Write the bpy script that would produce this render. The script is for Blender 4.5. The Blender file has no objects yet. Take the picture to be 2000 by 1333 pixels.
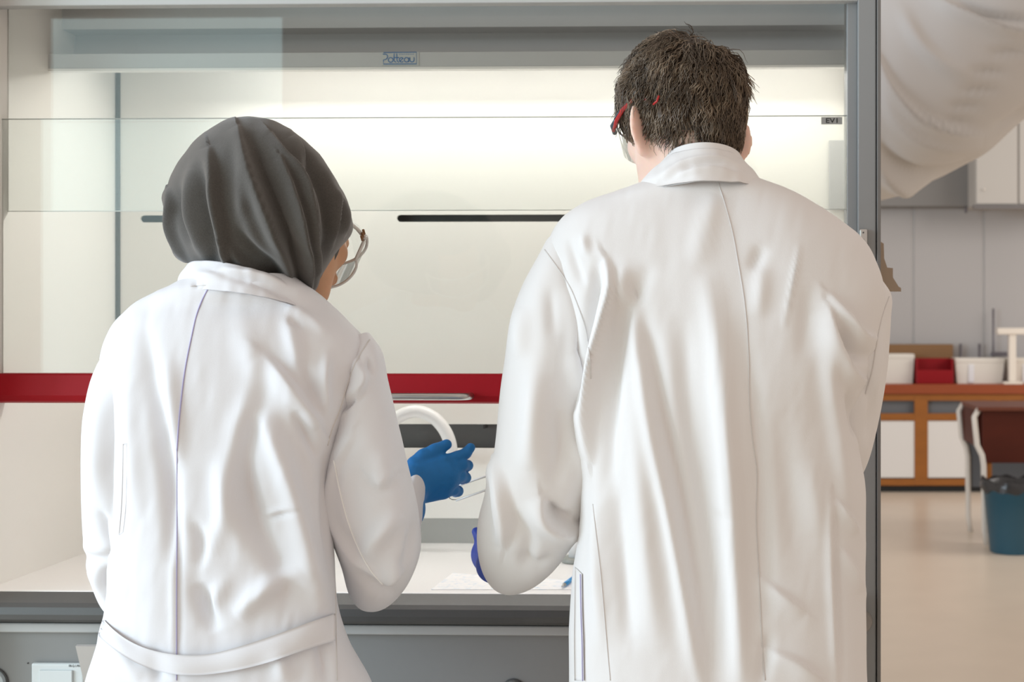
import bpy, bmesh, math, random
import numpy as np
import openvdb
from mathutils import Vector, Matrix
from mathutils.bvhtree import BVHTree
random.seed(4); RNG = np.random.default_rng(7)
SC = bpy.context.scene
COL = SC.collection

# ------------------------------------------------------------------ camera
F = 2600.0; CU = 1420.0; HV = 626.0; CZ = 1.43          # focal length (px), principal column, horizon row, eye height (m)
cam = bpy.data.cameras.new('camera'); camo = bpy.data.objects.new('camera', cam); COL.objects.link(camo)
camo.location = (0, 0, CZ); camo.rotation_euler = (math.pi/2, 0, 0)
cam.sensor_width = 36.0; cam.lens = F/2000*36; cam.shift_y = (HV-666.5)/2000; cam.shift_x = (1000-CU)/2000
cam.clip_start = 0.05; cam.clip_end = 100
cam.dof.use_dof = True; cam.dof.focus_distance = 2.15; cam.dof.aperture_fstop = 6.3
SC.camera = camo
SC.cycles.transparent_max_bounces = 32
# ------------------------------------------------------------------ light
SC.view_settings.view_transform = 'Standard'; SC.view_settings.look = 'None'
SC.view_settings.exposure = 0.0; SC.view_settings.gamma = 1.0; SC.view_settings.use_curve_mapping = False
w = bpy.data.worlds.new('world'); SC.world = w; w.use_nodes = True
w.node_tree.nodes['Background'].inputs[0].default_value = (1.0, 0.86, 0.755, 1)
w.node_tree.nodes['Background'].inputs[1].default_value = 0.68
def area(name, loc, target, sx, sy, power, color):
    l = bpy.data.lights.new(name, 'AREA'); l.shape = 'RECTANGLE'; l.size = sx; l.size_y = sy; l.energy = power; l.color = color
    o = bpy.data.objects.new(name, l); COL.objects.link(o); o.location = loc
    o.rotation_euler = (Vector(target)-Vector(loc)).to_track_quat('-Z', 'Y').to_euler()
    return o
area('window_daylight_side', (-6.2, 0.4, 2.3), (0.0, 2.0, 1.25), 3.6, 2.6, 310, (0.70, 0.85, 1.0))
area('window_daylight_rear', (-5.1, -1.5, 2.0), (-5.1, 2.0, 2.0), 5.1, 2.6, 112, (0.66, 0.95, 1.0))
area('room_lamp_daylight', (6.0, 7.5, 3.1), (5.0, 10.0, 0.0), 4.0, 2.0, 135, (1.0, 0.95, 0.9))

# ------------------------------------------------------------------ helpers
def P(u, v, Y): return np.array([(u-CU)*Y/F, Y, CZ-(v-HV)*Y/F])
def link(o, parent=None):
    COL.objects.link(o)
    if parent is not None: o.parent = parent
    return o
def tag(o, label=None, cat=None, group=None, kind=None):
    if label: o['label'] = label
    if cat: o['category'] = cat
    if group: o['group'] = group
    if kind: o['kind'] = kind
    return o
def empty(name, loc=(0,0,0), rz=0, parent=None):
    o = bpy.data.objects.new(name, None); o.location = loc; o.rotation_euler = (0,0,rz); o.empty_display_size = 0.1
    return link(o, parent)
def mesh(name, V, Fc, mat, parent=None, smooth=False, inv=None):
    me = bpy.data.meshes.new(name)
    V = np.asarray(V, dtype=float)
    me.from_pydata(V.tolist(), [], Fc if isinstance(Fc, list) else np.asarray(Fc).tolist())
    if smooth: me.polygons.foreach_set('use_smooth', [True]*len(me.polygons))
    me.update()
    if mat: me.materials.append(mat)
    return link(bpy.data.objects.new(name, me), parent)
def from_bm(name, bm, mat, parent=None, smooth=False):
    me = bpy.data.meshes.new(name); bm.normal_update(); bm.to_mesh(me); bm.free()
    if smooth: me.polygons.foreach_set('use_smooth', [True]*len(me.polygons))
    if mat: me.materials.append(mat)
    return link(bpy.data.objects.new(name, me), parent)
def box(name, x0, x1, y0, y1, z0, z1, mat, parent=None, bev=0.0, seg=2):
    bm = bmesh.new(); bmesh.ops.create_cube(bm, size=1)
    for v in bm.verts:
        v.co = ((x0+x1)/2+v.co.x*(x1-x0), (y0+y1)/2+v.co.y*(y1-y0), (z0+z1)/2+v.co.z*(z1-z0))
    if bev > 0: bmesh.ops.bevel(bm, geom=bm.edges[:], offset=bev, segments=seg, affect='EDGES', profile=0.5)
    return from_bm(name, bm, mat, parent)
def prism(name, prof, x0, x1, mat, parent=None, smooth=False):
    """profile [(y,z)] swept along x"""
    n = len(prof); V = [(x0,y,z) for y,z in prof]+[(x1,y,z) for y,z in prof]
    Fc = [(i,(i+1)%n,n+(i+1)%n,n+i) for i in range(n)]+[tuple(range(n))[::-1], tuple(range(n,2*n))]
    return mesh(name, V, Fc, mat, parent, smooth)
def crom(t, vals, tt):
    """cubic (finite-difference tangents, limited) interpolation of vals (n,k) at knots t"""
    t = np.asarray(t, float); vals = np.asarray(vals, float); tt = np.asarray(tt, float)
    if vals.ndim == 1: vals = vals[:, None]; sq = True
    else: sq = False
    d = np.diff(vals, axis=0)/np.diff(t)[:, None]
    m = np.zeros_like(vals); m[0] = d[0]; m[-1] = d[-1]
    m[1:-1] = (d[:-1]*np.diff(t)[1:, None]+d[1:]*np.diff(t)[:-1, None])/(t[2:]-t[:-2])[:, None]
    i = np.clip(np.searchsorted(t, tt)-1, 0, len(t)-2); h = (t[i+1]-t[i])[:, None]; s = ((tt-t[i])[:, None])/h
    r = (2*s**3-3*s**2+1)*vals[i]+(s**3-2*s**2+s)*h*m[i]+(-2*s**3+3*s**2)*vals[i+1]+(s**3-s**2)*h*m[i+1]
    return r[:, 0] if sq else r
def smoothpath(pts, n):
    pts = np.asarray(pts, float); t = np.r_[0, np.cumsum(np.linalg.norm(np.diff(pts, axis=0), axis=1))]
    return crom(t, pts, np.linspace(0, t[-1], n))
def gridfaces(nr, nc, closed=True):
    r = np.arange(nr-1)[:, None]; c = np.arange(nc if closed else nc-1)[None, :]; c2 = (c+1) % nc
    return np.stack([r*nc+c, r*nc+c2, (r+1)*nc+c2, (r+1)*nc+c], -1).reshape(-1, 4)
def tube(name, pts, rad, mat, parent=None, seg=10, caps=True, n=None, flat=None):
    pts = np.asarray(pts, float)
    if n: 
        rad = np.interp(np.linspace(0,1,n), np.linspace(0,1,len(pts)), np.broadcast_to(rad, len(pts))); pts = smoothpath(pts, n)
    rad = np.broadcast_to(rad, len(pts))
    T = np.gradient(pts, axis=0); T /= np.linalg.norm(T, axis=1)[:, None]+1e-12
    ref = np.array([0,0,1.0]) if abs(T[0][2]) < .9 else np.array([0,1.0,0])
    a = np.cross(T[0], ref); a /= np.linalg.norm(a); V = []
    th = np.linspace(0, 2*math.pi, seg, endpoint=False)
    for p, t, r in zip(pts, T, rad):
        a = a-t*np.dot(a, t); a /= np.linalg.norm(a)+1e-12; b = np.cross(t, a)
        V.append(p+r*(np.cos(th)[:, None]*a+np.sin(th)[:, None]*b))
    Fc = gridfaces(len(pts), seg).tolist()
    if caps: Fc += [list(range(seg))[::-1], list(range((len(pts)-1)*seg, len(pts)*seg))]
    return mesh(name, np.concatenate(V), Fc, mat, parent, True)
def lathe(name, prof, c, mat, parent=None, seg=24, smooth=True):
    th = np.linspace(0, 2*math.pi, seg, endpoint=False); V = []
    for r, z in prof: V.append(np.stack([c[0]+r*np.cos(th), c[1]+r*np.sin(th), np.full(seg, c[2]+z)], -1))
    Fc = gridfaces(len(prof), seg).tolist()
    Fc += [list(range(seg))[::-1], list(range((len(prof)-1)*seg, len(prof)*seg))]
    return mesh(name, np.concatenate(V), Fc, mat, parent, smooth)
def join(name, objs, parent=None):
    bm = bmesh.new()
    for o in objs:
        bm.from_mesh(o.data); 
    mat = objs[0].data.materials[0]
    sm = objs[0].data.polygons[0].use_smooth
    for o in objs:
        me = o.data; bpy.data.objects.remove(o); bpy.data.meshes.remove(me)
    return from_bm(name, bm, mat, parent, sm)
def textmesh(name, s, size, mat, parent=None, ext=0.0004, sx=1.0):
    cu = bpy.data.curves.new(name, 'FONT'); cu.body = s; cu.size = size; cu.extrude = ext; cu.align_x = 'CENTER'; cu.align_y = 'CENTER'; cu.offset = size*0.012
    t = bpy.data.objects.new(name, cu); COL.objects.link(t)
    dg = bpy.context.evaluated_depsgraph_get(); me = bpy.data.meshes.new_from_object(t.evaluated_get(dg))
    bpy.data.objects.remove(t)
    for v in me.vertices: v.co.x *= sx
    me.materials.clear(); me.materials.append(mat)
    return link(bpy.data.objects.new(name, me), parent)

# ------------------------------------------------------------------ materials
MATS = {}
def mat(name, col, rough=0.6, metal=0.0, spec=0.5, noise=0.0, nscale=20, bump=0.0, bscale=200, sheen=0.0, sss=0.0, coat=0.0, stretch=None, emit=None, estr=0):
    if name in MATS: return MATS[name]
    m = bpy.data.materials.new(name); m.use_nodes = True; nt = m.node_tree; b = nt.nodes['Principled BSDF']
    c = tuple(col)+(1,); b.inputs['Base Color'].default_value = c
    b.inputs['Roughness'].default_value = rough; b.inputs['Metallic'].default_value = metal
    b.inputs['Specular IOR Level'].default_value = spec
    if sheen: b.inputs['Sheen Weight'].default_value = sheen
    if coat: b.inputs['Coat Weight'].default_value = coat
    if sss:
        b.inputs['Subsurface Weight'].default_value = sss; b.inputs['Subsurface Radius'].default_value = (0.012, 0.004, 0.002); b.inputs['Subsurface Scale'].default_value = 1.0
    if emit: b.inputs['Emission Color'].default_value = tuple(emit)+(1,); b.inputs['Emission Strength'].default_value = estr
    if noise or bump:
        tc = nt.nodes.new('ShaderNodeTexCoord'); mp = nt.nodes.new('ShaderNodeMapping'); nt.links.new(tc.outputs['Object'], mp.inputs[0])
        if stretch: mp.inputs['Scale'].default_value = stretch
    if noise:
        nz = nt.nodes.new('ShaderNodeTexNoise'); nz.inputs['Scale'].default_value = nscale; nz.inputs['Detail'].default_value = 5
        nt.links.new(mp.outputs[0], nz.inputs['Vector'])
        mx = nt.nodes.new('ShaderNodeMix'); mx.data_type = 'RGBA'
        mx.inputs[6].default_value = tuple(max(0, x*(1-noise)) for x in col)+(1,); mx.inputs[7].default_value = tuple(min(1, x*(1+noise)) for x in col)+(1,)
        nt.links.new(nz.outputs[0], mx.inputs[0]); nt.links.new(mx.outputs[2], b.inputs['Base Color'])
    if bump:
        bz = nt.nodes.new('ShaderNodeTexNoise'); bz.inputs['Scale'].default_value = bscale; bz.inputs['Detail'].default_value = 3
        nt.links.new(mp.outputs[0], bz.inputs['Vector'])
        bp = nt.nodes.new('ShaderNodeBump'); bp.inputs['Strength'].default_value = bump; bp.inputs['Distance'].default_value = 0.002
        nt.links.new(bz.outputs[0], bp.inputs['Height']); nt.links.new(bp.outputs[0], b.inputs['Normal'])
    MATS[name] = m; return m
def glassmat(name, tint=(0.97, 0.985, 0.98), ior=1.5, gain=1.0, rough=0.0):
    m = bpy.data.materials.new(name); m.use_nodes = True; nt = m.node_tree; nt.nodes.clear()
    out = nt.nodes.new('ShaderNodeOutputMaterial'); tr = nt.nodes.new('ShaderNodeBsdfTransparent'); gl = nt.nodes.new('ShaderNodeBsdfGlossy')
    fr = nt.nodes.new('ShaderNodeFresnel'); mx = nt.nodes.new('ShaderNodeMixShader'); mu = nt.nodes.new('ShaderNodeMath'); mu.operation = 'MULTIPLY'; mu.use_clamp = True
    tr.inputs[0].default_value = tuple(tint)+(1,); gl.inputs['Roughness'].default_value = rough; fr.inputs[0].default_value = ior; mu.inputs[1].default_value = gain
    nt.links.new(fr.outputs[0], mu.inputs[0]); nt.links.new(mu.outputs[0], mx.inputs[0]); nt.links.new(tr.outputs[0], mx.inputs[1]); nt.links.new(gl.outputs[0], mx.inputs[2]); nt.links.new(mx.outputs[0], out.inputs[0])
    return m
M_cream = mat('cream_melamine', (0.89, 0.87, 0.825), 0.45, noise=0.015, nscale=3)
M_white = mat('white_panel', (0.84, 0.83, 0.80), 0.4)
M_grey = mat('grey_paint', (0.27, 0.28, 0.285), 0.42, noise=0.03, nscale=12, bump=0.04, bscale=600)
M_lgrey = mat('light_grey_paint', (0.50, 0.51, 0.51), 0.42, noise=0.03, nscale=12)
M_dgrey = mat('dark_grey_steel', (0.085, 0.086, 0.085), 0.38, noise=0.15, nscale=9, bump=0.05, bscale=90)
M_dark = mat('dark_gap', (0.085, 0.085, 0.085), 0.7)
M_slot = mat('slot_dark', (0.19, 0.19, 0.19), 0.7)
M_red = mat('red_lacquer', (0.33, 0.003, 0.010), 0.5, spec=0.2, noise=0.05, nscale=80)
M_steel = mat('brushed_steel', (0.55, 0.55, 0.54), 0.28, metal=1.0)
M_work = mat('worktop_white', (0.93, 0.92, 0.91), 0.25)
M_glass = glassmat('sash_glass', (0.965, 0.975, 0.97), 1.42, 1.0)
M_clear = glassmat('clear_plastic', (0.93, 0.94, 0.94), 1.45, 0.6)
M_edge = mat('glass_edge_white', (0.85, 0.87, 0.86), 0.3)
M_edged = mat('glass_edge_dark', (0.30, 0.32, 0.30), 0.3)
M_coatw = mat('coat_cotton_bluish', (0.765, 0.768, 0.80), 0.9, spec=0.2, bump=0.10, bscale=900, sheen=0.15)
M_coatm = mat('coat_cotton', (0.80, 0.79, 0.79), 0.9, spec=0.2, bump=0.10, bscale=900, sheen=0.15)
M_pipe = mat('lilac_thread', (0.42, 0.40, 0.62), 0.8)
M_seam = mat('seam_thread', (0.66, 0.64, 0.63), 0.9)
M_scarf = mat('grey_wool_jersey', (0.083, 0.078, 0.072), 0.95, spec=0.15, noise=0.25, nscale=420, bump=0.25, bscale=700, sheen=0.35)
M_skinm = mat('skin_pale', (0.84, 0.60, 0.50), 0.5, sss=0.4, noise=0.05, nscale=60)
M_skinw = mat('skin_tan', (0.60, 0.33, 0.19), 0.5, sss=0.2, noise=0.05, nscale=60)
M_glovew = mat('nitrile_blue', (0.003, 0.165, 0.47), 0.6, bump=0.6, bscale=70, noise=0.08, nscale=60)
M_glovem = mat('nitrile_violet_blue', (0.018, 0.06, 0.42), 0.5, bump=0.25, bscale=120)
M_trous = mat('dark_trousers', (0.03, 0.035, 0.05), 0.9)
M_shoe = mat('black_leather', (0.02, 0.02, 0.02), 0.4)

# ------------------------------------------------------------------ signed-distance modelling
class Field:
    def __init__(s, lo, hi, h):
        s.lo = np.array(lo, float); s.h = h; s.n = np.ceil((np.array(hi)-s.lo)/h).astype(int)+1
        s.big = 4*h; s.a = np.full(s.n, s.big, np.float32)
    def region(s, lo, hi):
        i0 = np.clip(np.floor((np.array(lo)-s.lo)/s.h).astype(int), 0, s.n); i1 = np.clip(np.ceil((np.array(hi)-s.lo)/s.h).astype(int)+1, 0, s.n)
        sl = tuple(slice(a, b) for a, b in zip(i0, i1))
        ax = [(s.lo[k]+np.arange(i0[k], i1[k])*s.h).astype(np.float32) for k in range(3)]
        return sl, np.stack(np.meshgrid(*ax, indexing='ij'), -1)
    def put(s, sl, d, k, sub=False):
        a = s.a[sl]
        if a.size == 0: return
        if sub: d = -d; a = -a
        if sub:   # a_new = max(a, -d) -> -min(-a, d)
            d = -d
            hh = np.clip(0.5+0.5*(d-a)/k, 0, 1); r = d+(a-d)*hh-k*hh*(1-hh); s.a[sl] = -r
        else:
            hh = np.clip(0.5+0.5*(d-a)/k, 0, 1); s.a[sl] = d+(a-d)*hh-k*hh*(1-hh)
    def cone(s, a, b, ra, rb=None, k=0.01, sub=False):
        rb = ra if rb is None else rb; a = np.array(a, float); b = np.array(b, float); R = max(ra, rb)+s.big+k
        sl, p = s.region(np.minimum(a, b)-R, np.maximum(a, b)+R); ba = b-a
        t = np.clip(((p-a)@ba)/max(ba@ba, 1e-9), 0, 1); d = np.linalg.norm(p-a-t[..., None]*ba, axis=-1)-(ra+(rb-ra)*t)
        s.put(sl, d.astype(np.float32), k, sub)
    def ell(s, c, r, R=None, k=0.01, sub=False):
        c = np.array(c, float); r = np.array(r, float); m = r.max()+s.big+k
        sl, p = s.region(c-m, c+m); q = p-c
        if R is not None: q = q@np.array(R)
        k0 = np.linalg.norm(q/r, axis=-1); k1 = np.linalg.norm(q/(r*r), axis=-1)+1e-9
        s.put(sl, (k0*(k0-1)/k1).astype(np.float32), k, sub)
    def build(s, name, m, parent=None, smooth=1):
        g = openvdb.FloatGrid(s.big); g.copyFromArray(np.clip(s.a, -s.big, s.big).astype(np.float32))
        pts, quads = g.convertToQuads(0.0)
        V = np.asarray(pts, float)*s.h+s.lo; q = np.asarray(quads).astype(int)
        # orientation: make the signed volume positive
        a, b, c, d = V[q[:, 0]], V[q[:, 1]], V[q[:, 2]], V[q[:, 3]]
        vol = (np.einsum('ij,ij->i', a, np.cross(b, c))+np.einsum('ij,ij->i', a, np.cross(c, d))).sum()
        if vol < 0: q = q[:, ::-1]
        for _ in range(smooth):
            acc = np.zeros_like(V); cnt = np.zeros(len(V))
            for i in range(4):
                for j in ((i+1) % 4, (i-1) % 4): np.add.at(acc, q[:, i], V[q[:, j]]); np.add.at(cnt, q[:, i], 1)
            V = 0.5*V+0.5*acc/np.maximum(cnt, 1)[:, None]
        return mesh(name, V, q, m, parent, True)

# ------------------------------------------------------------------ cloth: lofted grids with modelled folds
def pix(V): return np.stack([CU+V[..., 0]/V[..., 1]*F, HV-(V[..., 2]-CZ)/V[..., 1]*F], -1)
def gnormals(G):
    du = np.roll(G, -1, 1)-np.roll(G, 1, 1); dv = np.gradient(G, axis=0); n = np.cross(du, dv)
    n /= np.linalg.norm(n, axis=-1)[..., None]+1e-12
    c = G.mean(axis=1, keepdims=True)
    if ((G-c)*n).sum() < 0: n = -n
    return n
FK = 2.5
def folds(G, FL, noise=None, only_back=True, N=None):
    """raise / sink ridges along polylines on the cloth; each fold (points, amplitude mm, width px, kind)"""
    N = gnormals(G) if N is None else N; uv = pix(G); disp = np.zeros(G.shape[:2])
    facing = np.clip((-N[..., 1]+0.25)/0.5, 0, 1) if only_back else np.ones(G.shape[:2])
    for f in FL:
        pts, amp, wd = f[0], f[1]*FK/1000, f[2]*.88; kind = f[3] if len(f) > 3 else 'g'
        pl = smoothpath(pts, max(8, 6*len(pts))); n = len(pl)
        lo = pl.min(0)-4*wd; hi = pl.max(0)+4*wd
        msk = (uv[..., 0] > lo[0])&(uv[..., 0] < hi[0])&(uv[..., 1] > lo[1])&(uv[..., 1] < hi[1])&(facing > 0)
        if not msk.any(): continue
        q = uv[msk]; best = np.full(len(q), 1e9); tt = np.zeros(len(q)); sg = np.zeros(len(q))
        for i in range(n-1):
            a, b = pl[i], pl[i+1]; ba = b-a; t = np.clip(((q-a)@ba)/(ba@ba+1e-9), 0, 1); e = q-a-t[:, None]*ba; d = np.hypot(e[:, 0], e[:, 1])
            m = d < best; best[m] = d[m]; tt[m] = (i+t[m])/(n-1); cr = ba[0]*(q[:, 1]-a[1])-ba[1]*(q[:, 0]-a[0]); sg[m] = np.sign(cr[m])
        tp = np.sin(np.pi*np.clip(tt, 0.0, 1.0)*0.94+0.09)**0.7
        x = best/wd
        if kind == 'g': pr = np.exp(-x*x)
        elif kind == 'r': pr = np.exp(-x*1.6)                       # sharp crest
        elif kind == 's': pr = sg*x*np.exp(0.5-x*x/2)               # raised on one side, sunk on the other
        elif kind == 'e': pr = np.where(sg > 0, np.exp(-(x/2.2)**2), np.exp(-(x*2.2)**2))   # crest with one steep side
        dsp = np.zeros(G.shape[:2]); dsp[msk] = amp*tp*pr; disp += dsp*facing
    if noise is not None: disp += noise*(0.3+0.7*facing)
    return G+N*disp[..., None]
def vnoise(uv, sx, sy, seed, ang=0.0):
    r = np.random.default_rng(seed); T = r.standard_normal((64, 64)); ca, sa = math.cos(ang), math.sin(ang)
    x = (uv[..., 0]*ca+uv[..., 1]*sa)/sx; y = (-uv[..., 0]*sa+uv[..., 1]*ca)/sy
    xi = np.floor(x).astype(int); yi = np.floor(y).astype(int); fx = x-xi; fy = y-yi; fx = fx*fx*(3-2*fx); fy = fy*fy*(3-2*fy)
    g = lambda a, b: T[a % 64, b % 64]
    return (g(xi, yi)*(1-fx)+g(xi+1, yi)*fx)*(1-fy)+(g(xi, yi+1)*(1-fx)+g(xi+1, yi+1)*fx)*fy
def torso_grid(rows, nr, nc, n=2.4):
    """rows: v, xl, xr, depth of axis, half depth"""
    rows = np.array(rows, float); t = np.r_[0, np.cumsum(np.hypot(np.diff(rows[:, 0]), 0.6*np.diff(rows[:, 1])))]
    R = crom(t, rows, np.linspace(0, t[-1], nr)); th = np.linspace(0, 2*math.pi, nc, endpoint=False)
    c, s = np.cos(th), np.sin(th); sx = np.sign(c)*np.abs(c)**(2/n); sy = np.sign(s)*np.abs(s)**(2/n)
    G = np.zeros((nr, nc, 3))
    for i, (v, xl, xr, Y, b) in enumerate(R):
        L = P(xl, v, Y); Rr = P(xr, v, Y); cx = (L+Rr)/2; a = (Rr[0]-L[0])/2
        G[i, :, 0] = cx[0]+a*sx+cx[0]/Y*b*sy; G[i, :, 1] = Y+b*sy; G[i, :, 2] = cx[2]
    return G
def sleeve_grid(st, nr, nc):
    """stations: (uL,vL),(uR,vR), Y, phi (deg), half thickness"""
    A = []
    for (L, R, Y, ph, t) in st:
        l = P(L[0], L[1], Y); r = P(R[0], R[1], Y); c = (l+r)/2; a1 = (r-l)/2; ph = math.radians(ph)
        A.append(np.r_[c, a1, t*np.array([c[0]/Y*math.cos(ph), math.cos(ph), math.sin(ph)])])
    A = np.array(A); t = np.r_[0, np.cumsum(np.linalg.norm(np.diff(A[:, :3], axis=0), axis=1)+0.01)]
    R = crom(t, A, np.linspace(0, t[-1], nr)); th = np.linspace(0, 2*math.pi, nc, endpoint=False)
    return R[:, None, 0:3]+np.cos(th)[None, :, None]*R[:, None, 3:6]+np.sin(th)[None, :, None]*R[:, None, 6:9], A
def grid_obj(name, G, m, parent=None, cap_end=False, cap_start=False):
    nr, nc = G.shape[:2]; V = G.reshape(-1, 3); Fc = gridfaces(nr, nc).tolist()
    if cap_start: Fc.append(list(range(nc))[::-1])
    if cap_end: Fc.append(list(range((nr-1)*nc, nr*nc)))
    o = mesh(name, V, Fc, m, parent, True)
    bm = bmesh.new(); bm.from_mesh(o.data); bmesh.ops.recalc_face_normals(bm, faces=bm.faces[:]); bm.to_mesh(o.data); bm.free()
    return o
def bvh(*objs):
    V = []; Fc = []; k = 0
    for o in objs:
        V += [tuple(v.co) for v in o.data.vertices]; Fc += [[i+k for i in p.vertices] for p in o.data.polygons]; k = len(V)
    return BVHTree.FromPolygons(V, Fc)
def hit(tree, u, v):
    d = Vector(((u-CU)/F, 1, (HV-v)/F)).normalized(); r = tree.ray_cast(Vector((0, 0, CZ)), d)
    if r[0] is None: return None, None
    n = r[1]; n = n if n.dot(d) < 0 else -n
    return np.array(r[0]), np.array(n)
def seam(name, tree, pts, rad, m, parent, off=0.0, n=60):
    out = []
    for u, v in smoothpath(pts, n):
        p, nn = hit(tree, u, v)
        if p is not None: out.append(p+nn*off)
    if len(out) < 3: return None
    out = np.array(out); k = out.copy(); k[1:-1] = (out[:-2]+out[1:-1]+out[2:])/3
    return tube(name, k, rad, m, parent, seg=6)
def strap(name, tree, top, bot, m, parent, off=0.006, thick=0.002, n=60, rows=7, bulge=0.0):
    """a band of cloth laid over a surface, between two pixel lines"""
    A = smoothpath(top, n); B = smoothpath(bot, n); G = np.full((n, rows, 3), np.nan)
    for i in range(n):
        for j in range(rows):
            t = j/(rows-1); q = A[i]*(1-t)+B[i]*t; p, nn = hit(tree, *q)
            if p is not None: G[i, j] = p
    # smooth
    for _ in range(12): 
        H = G.copy(); H[1:-1, :] = 0.5*G[1:-1, :]+0.25*(G[:-2, :]+G[2:, :]); G = np.where(np.isnan(H), G, H)
    d = G-np.array([0, 0, CZ]); d /= np.linalg.norm(d, axis=-1)[..., None]
    t = np.linspace(0, 1, rows)[None, :, None]
    o1 = G-d*(off+bulge*np.sin(np.pi*t)); o2 = o1+d*thick
    V = np.concatenate([o1.reshape(-1, 3), o2.reshape(-1, 3)]); Fc = gridfaces(n, rows, False); N = n*rows
    fl = Fc.tolist()+(Fc[:, ::-1]+N).tolist()
    ring = [j for j in range(rows)]+[i*rows+rows-1 for i in range(1, n)]+[(n-1)*rows+j for j in range(rows-2, -1, -1)]+[i*rows for i in range(n-2, 0, -1)]
    for a, b in zip(ring, ring[1:]+ring[:1]): fl.append([a, b, b+N, a+N])
    return mesh(name, V, fl, m, parent, True)
#@@STRUCTURE
# ================================================================== the room
M_floor = mat('beige_linoleum', (0.72, 0.63, 0.52), 0.30, noise=0.06, nscale=4)
M_wall = mat('far_wall_panel', (0.43, 0.42, 0.42), 0.6, noise=0.02, nscale=2)
M_wallgap = mat('far_wall_joint', (0.55, 0.55, 0.55), 0.6)
tag(mesh('floor', [(-7,-3,0),(9,-3,0),(9,11.8,0),(-7,11.8,0),(-7,-3,-.1),(9,-3,-.1),(9,11.8,-.1),(-7,11.8,-.1)],
     [(0,1,2,3),(7,6,5,4),(0,4,5,1),(1,5,6,2),(2,6,7,3),(3,7,4,0)], M_floor), kind='structure')
WY = 11.6
wl = tag(box('wall_far', -7, 9, WY, WY+0.2, 0, 3.6, M_wallgap), kind='structure')
seams_u = [1783-137*k for k in range(10, 0, -1)]+[1783+137*k for k in range(0, 8)]
xs = [P(u, 500, WY)[0] for u in seams_u]
for a, b in zip(xs[:-1], xs[1:]): box('wall_panel', a+0.008, b-0.008, WY-0.012, WY, 0.02, 3.55, M_wall, wl, 0.004, 1)

# ================================================================== fume hood (local frame: y along the hood's depth)
PHI = -math.atan(0.027); cP, sP = math.cos(PHI), math.sin(PHI)
def H(u, v, d):
    a = (u-CU)/F; c = (HV-v)/F; lx = a*cP+sP; ly = -a*sP+cP; k = d/ly
    return k*lx, d, CZ+k*c
hx = lambda u, d: H(u, 600, d)[0]
def hz(v, d, u=900): return H(u, v, d)[2]
hood = tag(empty('fume_hood', (0,0,0), PHI), 'large grey fume hood with glass sash, red sash bar and white interior', 'fume hood')
YB, YS, YF = 3.14, 2.635, 2.52          # back baffle, sash, ledge front
XR = hx(1675, 2.62)
ZW = 0.90
def LW(u, v):
    Y = (CZ-ZW)*F/(v-HV); q = P(u, v, Y); return np.array([q[0]*cP+q[1]*sP, -q[0]*sP+q[1]*cP])
l0 = LW(0, 1142.5); l1 = np.array([hx(226, YB), YB]); ld = (l0-l1)/(l0-l1)[1]
f0 = l1+ld*(2.50-l1[1]); XS = (l1+ld*(2.64-l1[1]))[0]-.05; f1 = l1+ld*(YB+.045-l1[1]); a = f1[0]
XL = f0[0]-.025
# worktop + raised rim, ledge
box('worktop', XL, XR, 2.57, YB+0.03, ZW-0.04, ZW, M_work, hood, 0.004)
zt = hz(1161, YF+0.05); zb = hz(1223, YF)
prof = [(2.60, zt-0.004), (YF+0.05, zt), (YF+0.014, zt-0.014), (YF+0.005, zt-0.021), (YF, zt-0.034), (YF+0.002, zb+0.006), (YF+0.008, zb), (2.60, zb)]
prism('front_ledge', prof, XL, hx(1690, YF), M_dgrey, hood)
z1 = hz(1222, 2.56); z2 = hz(1242, 2.555)
box('apron_rail', XL, XR, 2.555, 2.62, z2, z1, M_lgrey, hood, 0.003)
box('apron_panel', XL, XR, 2.575, 2.62, 0.62, z2-0.002, M_grey if False else mat('apron_grey', (0.27, 0.275, 0.275), 0.4, noise=0.03, nscale=10), hood, 0.002)
for i in range(3):
    x0 = XL+(XR-XL)*i/3; x1 = XL+(XR-XL)*(i+1)/3
    d = box('cabinet_door', x0+.004, x1-.004, 2.58, 2.62, 0.10, 0.61, M_lgrey, hood, 0.003)
    tube('door_handle', [(x1-.05, 2.575, .52), (x1-.05, 2.555, .51), (x1-.05, 2.555, .40), (x1-.05, 2.575, .39)], .006, M_steel, d)
box('plinth', XL, XR, 2.62, 3.3, 0.0, 0.10, M_dark, hood)
box('cabinet_body', XL, XR, 2.622, 3.3, 0.10, ZW-0.04, M_grey, hood)
box('top_housing', XL, XR, 2.76, 3.32, hz(-60, 2.76), 2.62, M_grey, hood)
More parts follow.
